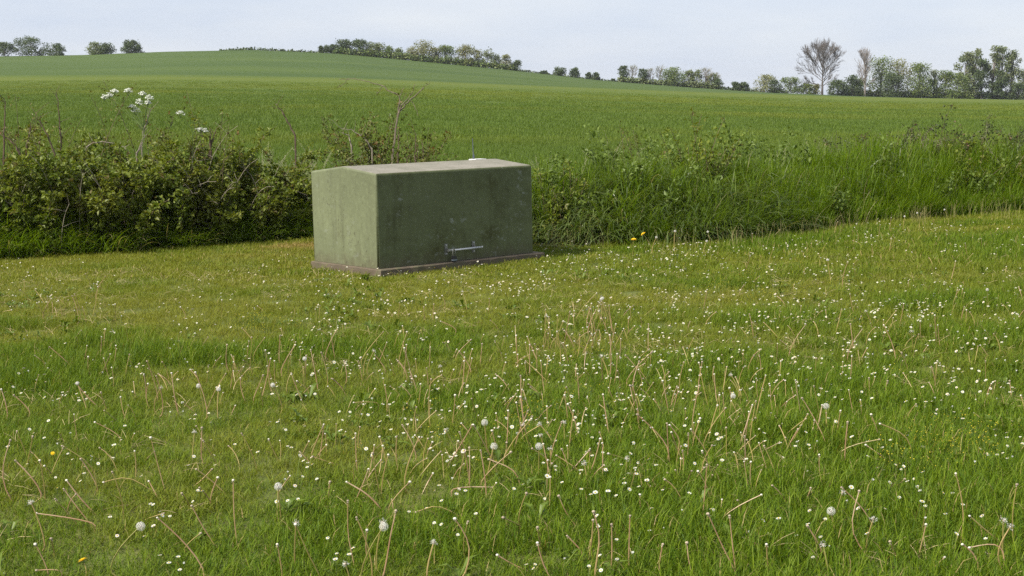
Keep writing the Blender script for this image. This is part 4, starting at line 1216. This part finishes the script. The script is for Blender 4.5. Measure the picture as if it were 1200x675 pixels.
T('round', 'grey-green tree closing the tree line after the poplars', 1194, 20, 36, 382, 'tree_grey', dens=1.4, trunk=0.08)
T('bush', 'dark low bush under the closing tree of the line', 1188, 20, 20, 378, 'tree_dark', dens=1.2, trunk=0.03)
T('round', 'leafy tree continuing the line past the closing tree', 1216, 26, 40, 382, 'tree_mid', dens=1.4, trunk=0.08)

def hedgerow(label, pxs, D, hpx, seed):
    g = np.random.default_rng(seed); mb = MB(); tw = MB()
    x0 = (pxs[0] - 600) / F * D
    root = empty('hedgerow', (x0, D, float(land(x0, D)))); tag(root, label, 'hedge')
    for px_ in np.arange(pxs[0], pxs[1], 0.16 if hpx < 5 else 0.055):
        X = (px_ - 600) / F * D; z = float(land(X, D))
        h = hpx * D / F * (0.55 + 0.6 * vnoise(px_, 0, 9, seed)) * g.uniform(0.5, 1.1)
        leaf(mb, np.array((X - x0 + g.normal(0, 0.3), g.normal(0, 0.6), z - root.location.z + h * g.random())), g.normal(0, 1, 3), g.uniform(0.4, 0.75), g, wide=0.9, rnd=0.9 * g.random())
        if g.random() < 0.2: tw.tube([(X - x0, 0, z - root.location.z - 0.2), (X - x0, 0, z - root.location.z + h * 0.8)], [0.04, 0.02], 3)
    tw.build('stems', M['tree_bark'], root)['kind'] = 'stuff'; mb.build('foliage', M['tree_dark' if hpx < 5 else ('tree_grey' if hpx < 8.5 else 'tree_mid')], root)['kind'] = 'stuff'
hedgerow('thin dark hedge along the crown of the hill', (262, 382), 402, 3.0, 91)
hedgerow('low hedge running down the skyline between hilltop wood and copse', (598, 726), 406, 3.6, 92)
hedgerow('scrubby undergrowth along the foot of the hilltop wood', (396, 600), 400, 9.0, 95)
hedgerow('scrubby undergrowth along the foot of the half-leafed copse', (724, 842), 398, 8.0, 96)
hedgerow('low hedge on the skyline joining copse and tree line', (838, 895), 402, 3.4, 93)
hedgerow('bushy undergrowth hedge at the foot of the tree line', (985, 1230), 384, 9.0, 94)

# ------------------------------------------------------------------ flowers in the lawn
def daisy_mesh(seed, pink=False, closed=False):
    g = np.random.default_rng(seed)
    mb = MB(); h = 1.0       # unit height 0.085 m stem modelled at real size
    H = 0.085
    top = np.array((g.normal(0, 0.008), g.normal(0, 0.008), H))
    mb.tube([(0, 0, -0.01), top * np.array((0.3, 0.3, 0.5)), top], [0.0011, 0.0010, 0.0009], 3, 0.5, 2, cap=False)
    tl = g.uniform(0.15, 0.75); ta = math.atan2(SUN_DIR.y, SUN_DIR.x) + g.normal(0, 0.9)
    nz = np.array((math.sin(tl) * math.cos(ta), math.sin(tl) * math.sin(ta), math.cos(tl)))
    e1 = np.cross(nz, (0.1, 0.9, 0.2)); e1 /= np.linalg.norm(e1); e2 = np.cross(nz, e1)
    r = g.uniform(0.0088, 0.0108); n = 13
    cup = 0.9 if closed else g.uniform(0.05, 0.35)
    for k in range(n):
        a = 2 * math.pi * k / n + g.normal(0, 0.05); b = 0.20
        rr = r * g.uniform(0.9, 1.05) * (0.62 if closed else 1)
        dr = lambda q, ang, up: top + nz * up * r + (e1 * math.cos(ang) + e2 * math.sin(ang)) * q
        mb.add([dr(r * 0.2, a, 0.02), dr(rr * 0.75, a - b, cup * 0.75), dr(rr, a, cup), dr(rr * 0.75, a + b, cup * 0.75)], [(0, 1, 2, 3)], 0.5, 3 if pink and k % 2 else 0)
    if not closed:
        ring = [top + nz * 0.0022 + (e1 * math.cos(q) + e2 * math.sin(q)) * 0.0030 for q in np.linspace(0, 2 * math.pi, 7)[:-1]]
        ring.append(top + nz * 0.0038)
        mb.add(ring, [(i, (i + 1) % 6, 6) for i in range(6)], 0.5, 1)
    return mb.mesh('daisy', [M['white_petal'], M['daisy_disc'], M['green_stem'], M['daisy_pink']])
daisy_m = [daisy_mesh(800 + i) for i in range(8)] + [daisy_mesh(820 + i, pink=True) for i in range(2)] + [daisy_mesh(830 + i, closed=True) for i in range(2)]

# how many daisies each part of the photo shows: (x0, x1, y0, y1, count)
zones = [(0, 130, 335, 362, 34), (0, 200, 300, 340, 16), (200, 365, 305, 345, 26), (200, 470, 335, 368, 62), (130, 420, 365, 400, 30), (0, 400, 395, 445, 36),
         (0, 400, 445, 500, 30), (365, 660, 312, 332, 48), (500, 660, 330, 350, 58), (365, 640, 350, 400, 62), (640, 800, 300, 330, 60), (640, 800, 330, 400, 60),
         (400, 800, 400, 450, 82), (400, 800, 450, 500, 50), (630, 860, 291, 306, 80), (800, 1010, 285, 330, 100), (1000, 1200, 262, 300, 75), (800, 1200, 322, 360, 100),
         (760, 1100, 350, 400, 125), (1000, 1200, 360, 420, 52), (740, 1010, 400, 450, 95), (1000, 1200, 415, 475, 42), (800, 1000, 450, 490, 22),
         (400, 640, 490, 560, 46), (640, 800, 480, 580, 42), (400, 800, 580, 675, 26), (0, 400, 500, 600, 42), (0, 400, 600, 675, 12), (800, 1200, 475, 560, 44), (800, 1200, 560, 675, 26),
         (-200, 0, 320, 600, 60), (1200, 1400, 270, 600, 90)]
dz = []
for x0, x1, y0, y1, c in zones:
    left = int(c * 1.65)
    while left > 0:
        k = min(left, int(rng.integers(1, 7)))
        cx, cy = rng.uniform(x0, x1), rng.uniform(y0, y1)
        for _ in range(k):
            X, Y = px_ground(cx + rng.normal(0, 9 + (cy - 250) * 0.03), cy + 4 + rng.normal(0, 3 + (cy - 250) * 0.02))
            if Y < border(X) - 0.03 and not on_slab(np.array(X), np.array(Y), 0.03): dz.append((X, Y))
        left -= k
dz = np.array(sorted(dz, key=lambda p: p[1]))
DL, DG = 'open white daisy with yellow centre on a thin stem in the lawn', 'daisies in the lawn'
def daisy_scale(X, Y):
    return 0.88 * np.exp(rng.normal(0, 0.13, np.shape(X)))
near, rest = [], []
for x, y in dz:
    (near if len(near) < 300 and abs(x) < 0.36 * y else rest).append((x, y))
for x, y in near:
    s = float(daisy_scale(x, y))
    di = int(rng.choice(12, p=[.105] * 8 + [.04] * 2 + [.04] * 2))
    o = obj('daisy', daisy_m[di])
    o.location = (x, y, float(lawn_z(x, y))); o.rotation_euler = (rng.normal(0, 0.1), rng.normal(0, 0.1), rng.normal(0, 0.6)); o.scale = (s, s, s * rng.uniform(0.8, 1.15))
    tag(o, DL if di < 8 else ('white daisy with pink petals on a thin stem in the lawn' if di < 10 else 'half-closed white daisy on a thin stem in the lawn'), 'daisy', DG)
rest = np.array(rest); n = len(rest); s = daisy_scale(rest[:, 0], rest[:, 1]) * 1.0
mown = smooth((rest[:, 1] - 10.3) / 2.2)
o = scatter('distant_daisies', daisy_m, np.stack([rest[:, 0], rest[:, 1], lawn_z(rest[:, 0], rest[:, 1])], 1), rng.normal(0, 0.6, n), rng.normal(0, 0.12, (n, 2)),
            np.stack([s, s, s * rng.uniform(0.8, 1.15, n)], 1), rng.integers(0, 12, n), rng.random(n))
tag(o, 'scatter of white daisies further off across the lawn', 'daisies', kind='stuff')

# tiny yellow flowers in patches
mb = MB(); g = np.random.default_rng(77)
ym = []
for i in range(3):
    mb = MB(); g = np.random.default_rng(860 + i)
    for _ in range(9):
        x, y = g.normal(0, 0.05, 2); h = g.uniform(0.045, 0.085)
        mb.tube([(x, y, 0), (x + g.normal(0, .01), y, h)], [0.001, 0.0008], 3, 0.5, 1, cap=False)
        mb.ball((x, y, h), 0.0029, 5, 3, 0.5, 0, 0.7)
    ym.append(mb.mesh('medick', [M['medick'], M['green_stem']]))
pt = []
for cx, cy, sx, sy, c in ((1110, 530, 42, 14, 70), (300, 388, 24, 6, 20), (870, 335, 60, 14, 60), (640, 480, 60, 20, 14), (590, 520, 70, 30, 14), (1080, 400, 60, 30, 18), (480, 352, 20, 4, 8), (700, 420, 60, 20, 14)):
    for _ in range(int(c * 0.7)): pt.append(px_ground(cx + rng.normal(0, sx), cy + rng.normal(0, sy)))
pt = np.array(pt); n = len(pt); s = rng.uniform(0.7, 1.2, n)
o = scatter('yellow_medick', ym, np.stack([pt[:, 0], pt[:, 1], lawn_z(pt[:, 0], pt[:, 1])], 1), rng.uniform(0, 6.28, n), rng.normal(0, 0.1, (n, 2)), np.stack([s, s, s], 1), rng.integers(0, 3, n), rng.random(n))
tag(o, 'patches of tiny yellow flowers low in the lawn', 'flowers', kind='stuff')

# dandelion stalks --------------------------------------------------
def stalk(path, kind='spent', seed=0, col=None):
    """path: photo pixels from head to foot; the foot stands on the lawn"""
    g = np.random.default_rng(seed)
    fx, fy = path[-1]
    X, Y = px_ground(fx, fy + 5)
    z0 = float(lawn_z(X, Y))
    lean = g.uniform(-0.25, 0.10)
    P = []
    m = len(path)
    for k, (x, y) in enumerate(path):
        t = 1 - k / (m - 1)
        P.append(px_at(x, y, Y + lean * 0.25 * t) - np.array((X, Y, z0)))
    P = P[::-1]
    P[0][2] = max(P[0][2], -0.01)
    for p in P[1:]: p[2] = max(p[2], 0.015)
    P = np.array([np.array((P[0][0], P[0][1], -0.02))] + P) if P[0][2] > 0.0 else np.array(P)
    t = np.linspace(0, 1, len(P)); tt = np.linspace(0, 1, 9)
    Q = np.stack([np.interp(tt, t, P[:, i]) for i in range(3)], 1)
    Q[1:-1] = Q[1:-1] * 0.5 + (Q[:-2] + Q[2:]) * 0.25
    # a natural bow between foot and head
    ax = Q[-1] - Q[0]; sd_ = np.array((ax[2], 0, -ax[0])); bow = g.normal(0, 0.14)
    Q += (np.sin(np.linspace(0, math.pi, 9)) * bow)[:, None] * sd_
    ln_ = np.linalg.norm(Q[-1] - Q[0])
    if ln_ > 0.27: Q = Q[0] + (Q - Q[0]) * (0.27 / ln_) ** 0.75 if ln_ < 0.45 else Q[0] + (Q - Q[0]) * 0.22 / ln_
    return (X, Y, z0), Q

def finish_stalk(loc, Q, kind, g, col=None, r=0.0027):
    d = Q[-1] - Q[-2]; d /= np.linalg.norm(d) + 1e-9
    cv = 0.22 + 0.78 * g.random() if col is None else col
    if kind == 'spent':
        r *= g.uniform(0.72, 1.15)
        mb = MB(); mb.tube(Q, np.linspace(r * 1.25, r * 0.75, len(Q)), 5, np.linspace(0.12, 1, len(Q)) ** 0.55 * cv, 0)
        hd = Q[-1]; pale = g.random() < 0.45
        mb.ball(hd + d * 0.002, 0.0050 * g.uniform(0.85, 1.35), 6, 4, 0.5, 2 if pale else 1, 0.8)
        for _ in range(5):                                    # withered bracts folded back
            a = g.normal(0, 1, 3); a -= a.dot(d) * d; a /= np.linalg.norm(a)
            b = np.cross(a, d) * 0.0022
            mb.add([hd + b, hd - b, hd - d * g.uniform(0.004, 0.010) + a * g.uniform(0.005, 0.009)], [(0, 1, 2)], 0.5, 1)
        o = mb.build('dandelion_stalk', [M['stalk'], M['receptacle'], M['receptacle_pale']])
        o.location = loc
        ln = math.hypot(*(Q[-1] - Q[0])[:2]) / max(0.02, Q[-1][2])
        pose = 'upright' if ln < 0.35 else ('leaning' if ln < 1.1 else 'bent over')
        look = 'greenish' if cv < 0.16 else ('straw-brown' if cv < 0.5 else ('reddish-brown' if cv < 0.86 else 'pale straw'))
        hd_ = 'pale' if pale else 'dark'
        return tag(o, '%s %s spent dandelion stalk with %s bare tip in the lawn' % (look, pose, hd_), 'dandelion stalk', 'spent dandelion stalks in the lawn')
    root = empty('dandelion', loc)
    mb = MB(); mb.tube(Q, np.linspace(r * 1.3, r, len(Q)), 5, 0.1 if col is None else col, 0); mb.build('stalk', M['stalk'], root)
    hd = Q[-1] + d * 0.004
    mb = MB()
    if kind == 'clock':
        rr = g.uniform(0.0085, 0.0125) if loc[1] > 7.0 else 0.0145
        mb.ball(hd, 0.0042, 6, 4, 0.5, 1)
        n = 90
        for k in range(n):
            zz = 1 - 2 * (k + 0.5) / n; a = 2.39996 * k
            v = np.array((math.sqrt(1 - zz * zz) * math.cos(a), math.sqrt(1 - zz * zz) * math.sin(a), zz))
            if v.dot(d) < -0.9 or g.random() < 0.12: continue
            c = hd + v * rr * g.uniform(0.9, 1.03)
            e1 = np.cross(v, (0.31, 0.52, 0.79)); e1 /= np.linalg.norm(e1); e2 = np.cross(v, e1)
            mb.add([hd + v * 0.004 + e1 * 0.0003, hd + v * 0.004 - e1 * 0.0003, c], [(0, 1, 2)], 0.5, 0)
            for j in range(5):
                q = 2 * math.pi * j / 5 + a; w = e1 * math.cos(q) + e2 * math.sin(q); s_ = e1 * -math.sin(q) + e2 * math.cos(q)
                tip = c + w * 0.0052 + v * 0.0022
                mb.add([c - s_ * 0.0006, c + s_ * 0.0006, tip], [(0, 1, 2)], 0.5, 0)
        mb.build('seed_head', [M['pappus'], M['receptacle']], root)
        tag(root, 'dandelion with a round white seed head in the lawn', 'dandelion', 'dandelions with white seed heads')
    elif kind == 'ragged':
        mb.ball(hd, 0.005, 6, 4, 0.5, 1)
        for k in range(46):
            v = g.normal(0, 1, 3); v /= np.linalg.norm(v)
            if v.dot(d) < -0.5 or g.random() < 0.2: continue
            c = hd + v * g.uniform(0.006, 0.013)
            for j in range(4):
                w = g.normal(0, 1, 3); w /= np.linalg.norm(w); s_ = np.cross(w, v) * 0.0007
                mb.add([c - s_, c + s_, c + w * 0.0055 + v * 0.002], [(0, 1, 2)], 0.5, 0)
        mb.build('seed_head', [M['pappus'], M['receptacle']], root)
        tag(root, 'dandelion with a ragged half-blown whitish seed head in the lawn', 'dandelion', 'dandelions with half-blown seed heads')
    else:
        e1 = np.cross(d, (0.1, 0.9, 0.2)); e1 /= np.linalg.norm(e1); e2 = np.cross(d, e1)
        for ring, (rad, up, n) in enumerate(((0.0175, 0.15, 22), (0.0135, 0.45, 18), (0.009, 0.8, 12))):
            for k in range(n):
                a = 2 * math.pi * k / n + g.normal(0, 0.08); w = e1 * math.cos(a) + e2 * math.sin(a); s_ = np.cross(d, w)
                rr = rad * g.uniform(0.88, 1.1)
                tip = hd + w * rr + d * up * rr
                mb.add([hd - s_ * 0.0006, hd + s_ * 0.0006, tip + s_ * 0.0014, tip - s_ * 0.0014], [(0, 1, 2, 3)], 0.5, 0)
        mb.ball(hd + d * 0.003, 0.0055, 8, 4, 0.5, 0)
        mb.build('flower_head', [M['yellow_petal']], root)
        b2 = MB(); b2.ball(hd - d * 0.004, 0.006, 7, 4); b2.build('bracts', M['green_stem'], root)
    return root

TA, TB, TC, TD, TE, TF = (0, 475, 3), (400, 475, 3), (800, 475, 3), (0, 300, 3), (400, 300, 3), (800, 250, 3)
tiles = [
 (TA, '18,65 50,190 105,330;60,92 100,175;115,110 92,222;55,195 100,330;140,195 145,330;215,135 300,210 320,310;285,190 320,300;235,265 375,375;225,295 335,415;195,330 270,415;130,380 330,430;'
      '365,270 450,248 550,310;395,235 435,330 440,400;530,115 585,300;715,125 770,215;710,80 690,180 705,215;745,225 640,280;810,200 858,485;675,355 790,490;525,345 600,470 695,600;575,380 510,405;'
      '975,490 985,600;1040,420 1085,520 1130,600;1135,75 1100,180;1055,165 1095,205;1100,180 1200,200;850,100 880,225;945,120 1020,200;335,60 405,130;765,255 765,350;705,450 665,510;125,490 150,600;'
      '130,580 200,600;180,470 190,520;640,310 655,355;1160,270 1165,320'),
 (TB, '50,100 70,240;215,70 225,190;195,110 215,215;275,95 270,200 255,300;165,175 160,310;110,170 150,320;320,130 310,180;95,225 35,335;20,270 100,300 155,360;205,320 150,410 120,600;240,270 190,375;'
      '265,375 340,340 430,350;530,288 395,315;400,400 395,480 375,600;445,410 465,520;90,440 125,540;20,300 15,440 45,560;55,380 40,600;595,165 515,285;670,40 610,210;520,190 600,225 625,270;700,70 650,130;'
      '775,60 780,220;870,160 790,245;740,205 725,245;765,320 860,400;885,340 935,440 905,600;690,485 800,590;690,430 715,500;570,395 640,430;550,527 680,560;650,310 670,420;795,460 845,515;885,405 865,520;'
      '950,420 940,560;1050,315 1095,375;1015,390 1015,550;1040,30 1080,130 1110,200;1155,70 1195,120 1180,180;1200,160 1150,250;940,170 1030,195;1010,240 1090,265;1090,285 1190,305;1130,490 1150,600;'
      '530,90 565,155;450,150 440,290;435,165 430,300;490,160 490,340'),
 (TC, '150,10 120,150;245,0 190,150;405,85 365,165;340,130 245,165;580,60 582,210;695,65 760,120 785,205;645,140 730,200;480,175 525,275;110,170 618,240;275,315 165,415;450,292 400,345;560,290 610,360 660,440;'
      '615,285 610,420 695,540;240,200 285,300;85,370 130,510 180,600;15,485 60,590;305,450 350,475;215,465 280,500;295,490 310,600;440,425 500,540;165,390 195,600;730,480 765,550;855,420 820,550;850,495 980,490;'
      '985,490 1040,600;1010,500 1125,600;1065,525 1155,515;960,230 965,380 975,490;1175,280 1165,500;1010,390 1120,470 1125,500;1120,390 1140,430;920,535 910,600;690,120 585,190;780,260 745,290;555,20 550,120;'
      '490,0 465,110;30,85 80,200;75,220 25,280;85,210 65,390;20,100 10,190;1050,585 1130,590'),
 (TD, '175,320 245,390;170,395 205,415;270,450 355,515;520,450 550,515;600,400 645,550;685,380 700,555;800,385 750,550;885,285 870,390;845,430 875,490;925,420 890,500;1090,310 1115,460;1130,340 1135,440;'
      '1045,440 1075,480;50,490 95,550;5,470 10,560;405,170 415,220;180,150 165,215;240,155 242,210;130,165 145,215;290,180 300,225;635,180 640,210;780,155 775,210;965,370 975,435;985,280 988,360;310,355 330,410;'
      '600,390 110,480;220,490 222,530;355,480 385,530;40,190 15,160'),
 (TE, '350,230 385,270;455,295 415,360;495,310 488,370;415,335 450,400;680,310 735,335;730,215 720,250;780,230 775,300;820,300 870,350;880,275 855,330;870,180 870,255;895,190 890,270;910,160 915,235;930,175 935,260;'
      '950,235 920,420;965,240 945,350;970,345 945,450;1000,350 1005,445;1015,180 1018,225;1045,200 1047,240;1080,240 1085,330;520,150 510,190;290,180 310,220;325,170 325,215;315,430 345,580;400,490 382,590;'
      '240,400 260,490;630,420 655,575;670,565 655,600;785,490 788,580;1130,440 1150,550;1040,540 1050,600;60,370 75,430;120,350 150,400;200,370 205,430;10,370 8,430;300,395 305,440;395,400 390,440;540,300 560,360;'
      '1090,340 1095,400;1180,460 1180,520;45,515 125,500;205,165 200,210;355,140 350,175'),
 (TF, '615,330 615,365;590,390 598,470;235,355 240,430;480,320 482,370;250,500 252,555;270,500 268,550;770,490 780,560;110,540 135,590;470,510 490,570;200,480 210,540;835,380 838,440;930,410 945,440;1085,600 1085,640;'
      '165,615 160,670;990,330 992,380;545,30 540,60;605,50 607,85;735,90 730,125;90,80 92,105;665,110 660,150;20,110 85,625;720,590 725,640;1065,520 1065,590;655,580 655,640;875,540 880,600;1150,590 1160,640;305,600 310,660'),
]
count = 0
for (ox, oy, k), txt in tiles:
    for item in txt.split(';'):
        path = [(ox + float(a.split(',')[0]) / k, oy + float(a.split(',')[1]) / k) for a in item.split()]
        if path[0][1] > path[-1][1]: path[-1] = (path[-1][0], path[0][1] + 4)
        count += 1
        g = np.random.default_rng(3000 + count)
        loc, Q = stalk(path, seed=3000 + count)
        finish_stalk(loc, Q, 'spent', g)
# upright spent stalks in loose groups
for cx, cy, sx, sy, c in ((300, 450, 90, 20, 8), (700, 400, 30, 16, 12), (860, 540, 40, 25, 10), (640, 540, 60, 25, 10), (790, 480, 70, 20, 8), (560, 440, 80, 18, 8), (950, 500, 60, 30, 6),
                          (90, 360, 40, 8, 5), (930, 380, 110, 30, 12), (1080, 350, 80, 35, 8), (1000, 275, 90, 5, 10), (720, 292, 50, 2, 7), (1100, 460, 70, 20, 6), (450, 400, 60, 20, 6)):
    for _ in range(c):
        if count >= 296: break
        count += 1; g = np.random.default_rng(3000 + count)
        bx_, by_ = cx + g.normal(0, sx), cy + g.normal(0, sy)
        X, Y = px_ground(bx_, by_)
        if Y > border(X) - 0.1: continue
        L_ = g.uniform(0.11, 0.24) * F / Y
        loc, Q = stalk([(bx_ + L_ * g.normal(0, 0.22), by_ - L_), (bx_, by_)], seed=3000 + count)
        finish_stalk(loc, Q, 'spent', g)

sm = []
for i in range(8):
    g = np.random.default_rng(4000 + i); mb = MB()
    L_ = g.uniform(0.10, 0.20); ln = g.normal(0, 0.6); bw = g.normal(0, 0.45); az_ = g.uniform(0, 6.28); p = np.array((0.0, 0, -0.01)); pts = []
    for k in range(6):
        pts.append(p.copy()); a_ = ln + bw * k / 3
        p = p + L_ / 5 * np.array((math.cos(az_) * math.sin(a_), math.sin(az_) * math.sin(a_), abs(math.cos(a_))))
    mb.tube(pts, np.linspace(0.0024, 0.0017, 6), 4, np.linspace(0.2, 1, 6) ** 0.5 * g.uniform(0.35, 0.95), 0)
    mb.ball(pts[-1], 0.0052, 5, 4, 0.5, 1 + (i % 2), 0.8)
    sm.append(mb.mesh('spent_stalk', [M['stalk'], M['receptacle'], M['receptacle_pale']]))
pt = []
for cx, cy, sx, sy, c in ((710, 395, 28, 18, 34), (650, 420, 70, 25, 40), (560, 480, 90, 28, 55), (790, 470, 70, 28, 50), (860, 540, 40, 24, 24), (310, 450, 90, 22, 40), (130, 430, 90, 25, 24), (80, 358, 45, 8, 14),
                          (420, 430, 80, 22, 34), (950, 400, 120, 35, 50), (1080, 370, 90, 40, 36), (1000, 290, 120, 14, 30), (480, 550, 90, 30, 30), (700, 560, 80, 30, 30), (1000, 470, 120, 30, 30), (200, 540, 120, 40, 22)):
    for _ in range(c):
        q = px_ground(cx + rng.normal(0, sx), cy + rng.normal(0, sy))
        if q[1] < border(q[0]) - 0.15 and not on_slab(np.array(q[0]), np.array(q[1]), 0.05): pt.append(q)
pt = np.array(pt); n = len(pt); s_ = rng.uniform(0.7, 1.15, n)
o = scatter('more_spent_stalks', sm, np.stack([pt[:, 0], pt[:, 1], lawn_z(pt[:, 0], pt[:, 1])], 1), rng.uniform(0, 6.283, n), rng.normal(0, 0.12, (n, 2)), np.stack([s_ * 0.95, s_ * 0.95, s_], 1), rng.integers(0, 8, n), rng.random(n))
tag(o, 'many short spent dandelion stalks tangled across the lawn', 'stalks', kind='stuff')

def px_clock(x, y, hpx, kind, seed, r=0.0024, dx=None):
    g = np.random.default_rng(seed)
    loc, Q = stalk([(x, y), (x + (g.normal(0, 3) if dx is None else dx), y + hpx)], seed=seed)
    return finish_stalk(loc, Q, kind, g, col=g.uniform(0, 0.4), r=r)
clocks = [(164, 617.5, 55, -9), (568, 496, 34, None), (578.5, 524, 34, None), (631.5, 524, 34, None), (449, 618, 60, -6), (326, 571, 36, None), (256, 457, 30, 3), (91, 450, 26, 10), (233, 453, 28, None), (320, 452, 26, None),
          (357, 421, 24, None), (705, 351, 30, None), (791, 271, 22, 2), (769, 278.5, 16, 1), (970, 305, 20, None), (1157, 340, 20, None), (828, 283, 12, None), (829.5, 272, 18, None),
          (1060, 254, 14, None), (1075, 250, 16, None), (859, 465, 26, None), (974, 600, 30, None), (706, 350, 26, None), (968, 477, 26, None), (1107, 246, 14, None)]
for i, (x, y, h, dx) in enumerate(clocks):
    px_clock(x, y, h, 'clock', 5000 + i, dx=dx)
ragged = [(523, 505, 34), (448, 613, 50), (508, 637, 40), (405, 662, 40), (228, 507, 36), (326, 572, 34), (685, 544, 30), (645, 527, 30), (633, 498, 26), (661, 496, 26), (613, 499, 26), (634, 511, 26), (37, 590, 50), (1183, 619, 60),
          (1176, 611, 50), (1023, 610, 40), (188, 455, 24), (705, 418, 26), (702, 365, 24), (640, 371, 22), (542, 342, 18), (516, 430, 24), (438, 412, 22), (735, 538, 30), (987, 578, 30), (857, 440, 22), (1068, 389, 20), (1015, 365, 18), (965, 640, 40), (347, 614, 46)]
for i, (x, y, h) in enumerate(ragged):
    px_clock(x, y, h, 'ragged', 5200 + i)
yl = [(97.5, 658, 10, 'open yellow dandelion flower low in the grass near a white seed head'), (62, 532, 9, 'small half-open yellow dandelion flower among bent brown stalks'),
      (742.5, 281, 14, 'lower of two yellow dandelions at the edge of the verge grass'), (754, 274.5, 20, 'taller of two yellow dandelions at the edge of the verge grass')]
for i, (x, y, h, lb) in enumerate(yl):
    o = px_clock(x, y, h, 'flower', 5400 + i)
    tag(o, lb, 'dandelion')
    if i == 1:
        for ch in o.children:
            if ch.name.startswith(('flower', 'bracts')):
                c_ = sum((v.co for v in ch.data.vertices), Vector()) / len(ch.data.vertices)
                for v in ch.data.vertices: v.co = c_ + (v.co - c_) * 0.55
    if i > 1:
        for ch in o.children:
            if ch.name.startswith(('flower', 'bracts')):
                c_ = sum((v.co for v in ch.data.vertices), Vector()) / len(ch.data.vertices)
                for v in ch.data.vertices: v.co = c_ + (v.co - c_) * 1.7

# ------------------------------------------------------------------ air between here and the hill
mb = MB(); mb.box((0, 770, 5), (3600, 1700, 54))
hz = mb.build('haze', [])
t = bpy.data.materials.new('air'); t.use_nodes = True
nt = t.node_tree; nt.nodes.clear()
vo = nt.nodes.new('ShaderNodeVolumePrincipled'); mo = nt.nodes.new('ShaderNodeOutputMaterial')
vo.inputs['Color'].default_value = (0.86, 0.91, 1.0, 1); vo.inputs['Density'].default_value = 0.00013; vo.inputs['Anisotropy'].default_value = 0.2
nt.links.new(vo.outputs['Volume'], mo.inputs['Volume'])
hz.data.materials.append(t)
tag(hz, 'thin pale haze in the air over the field', 'haze', kind='stuff')
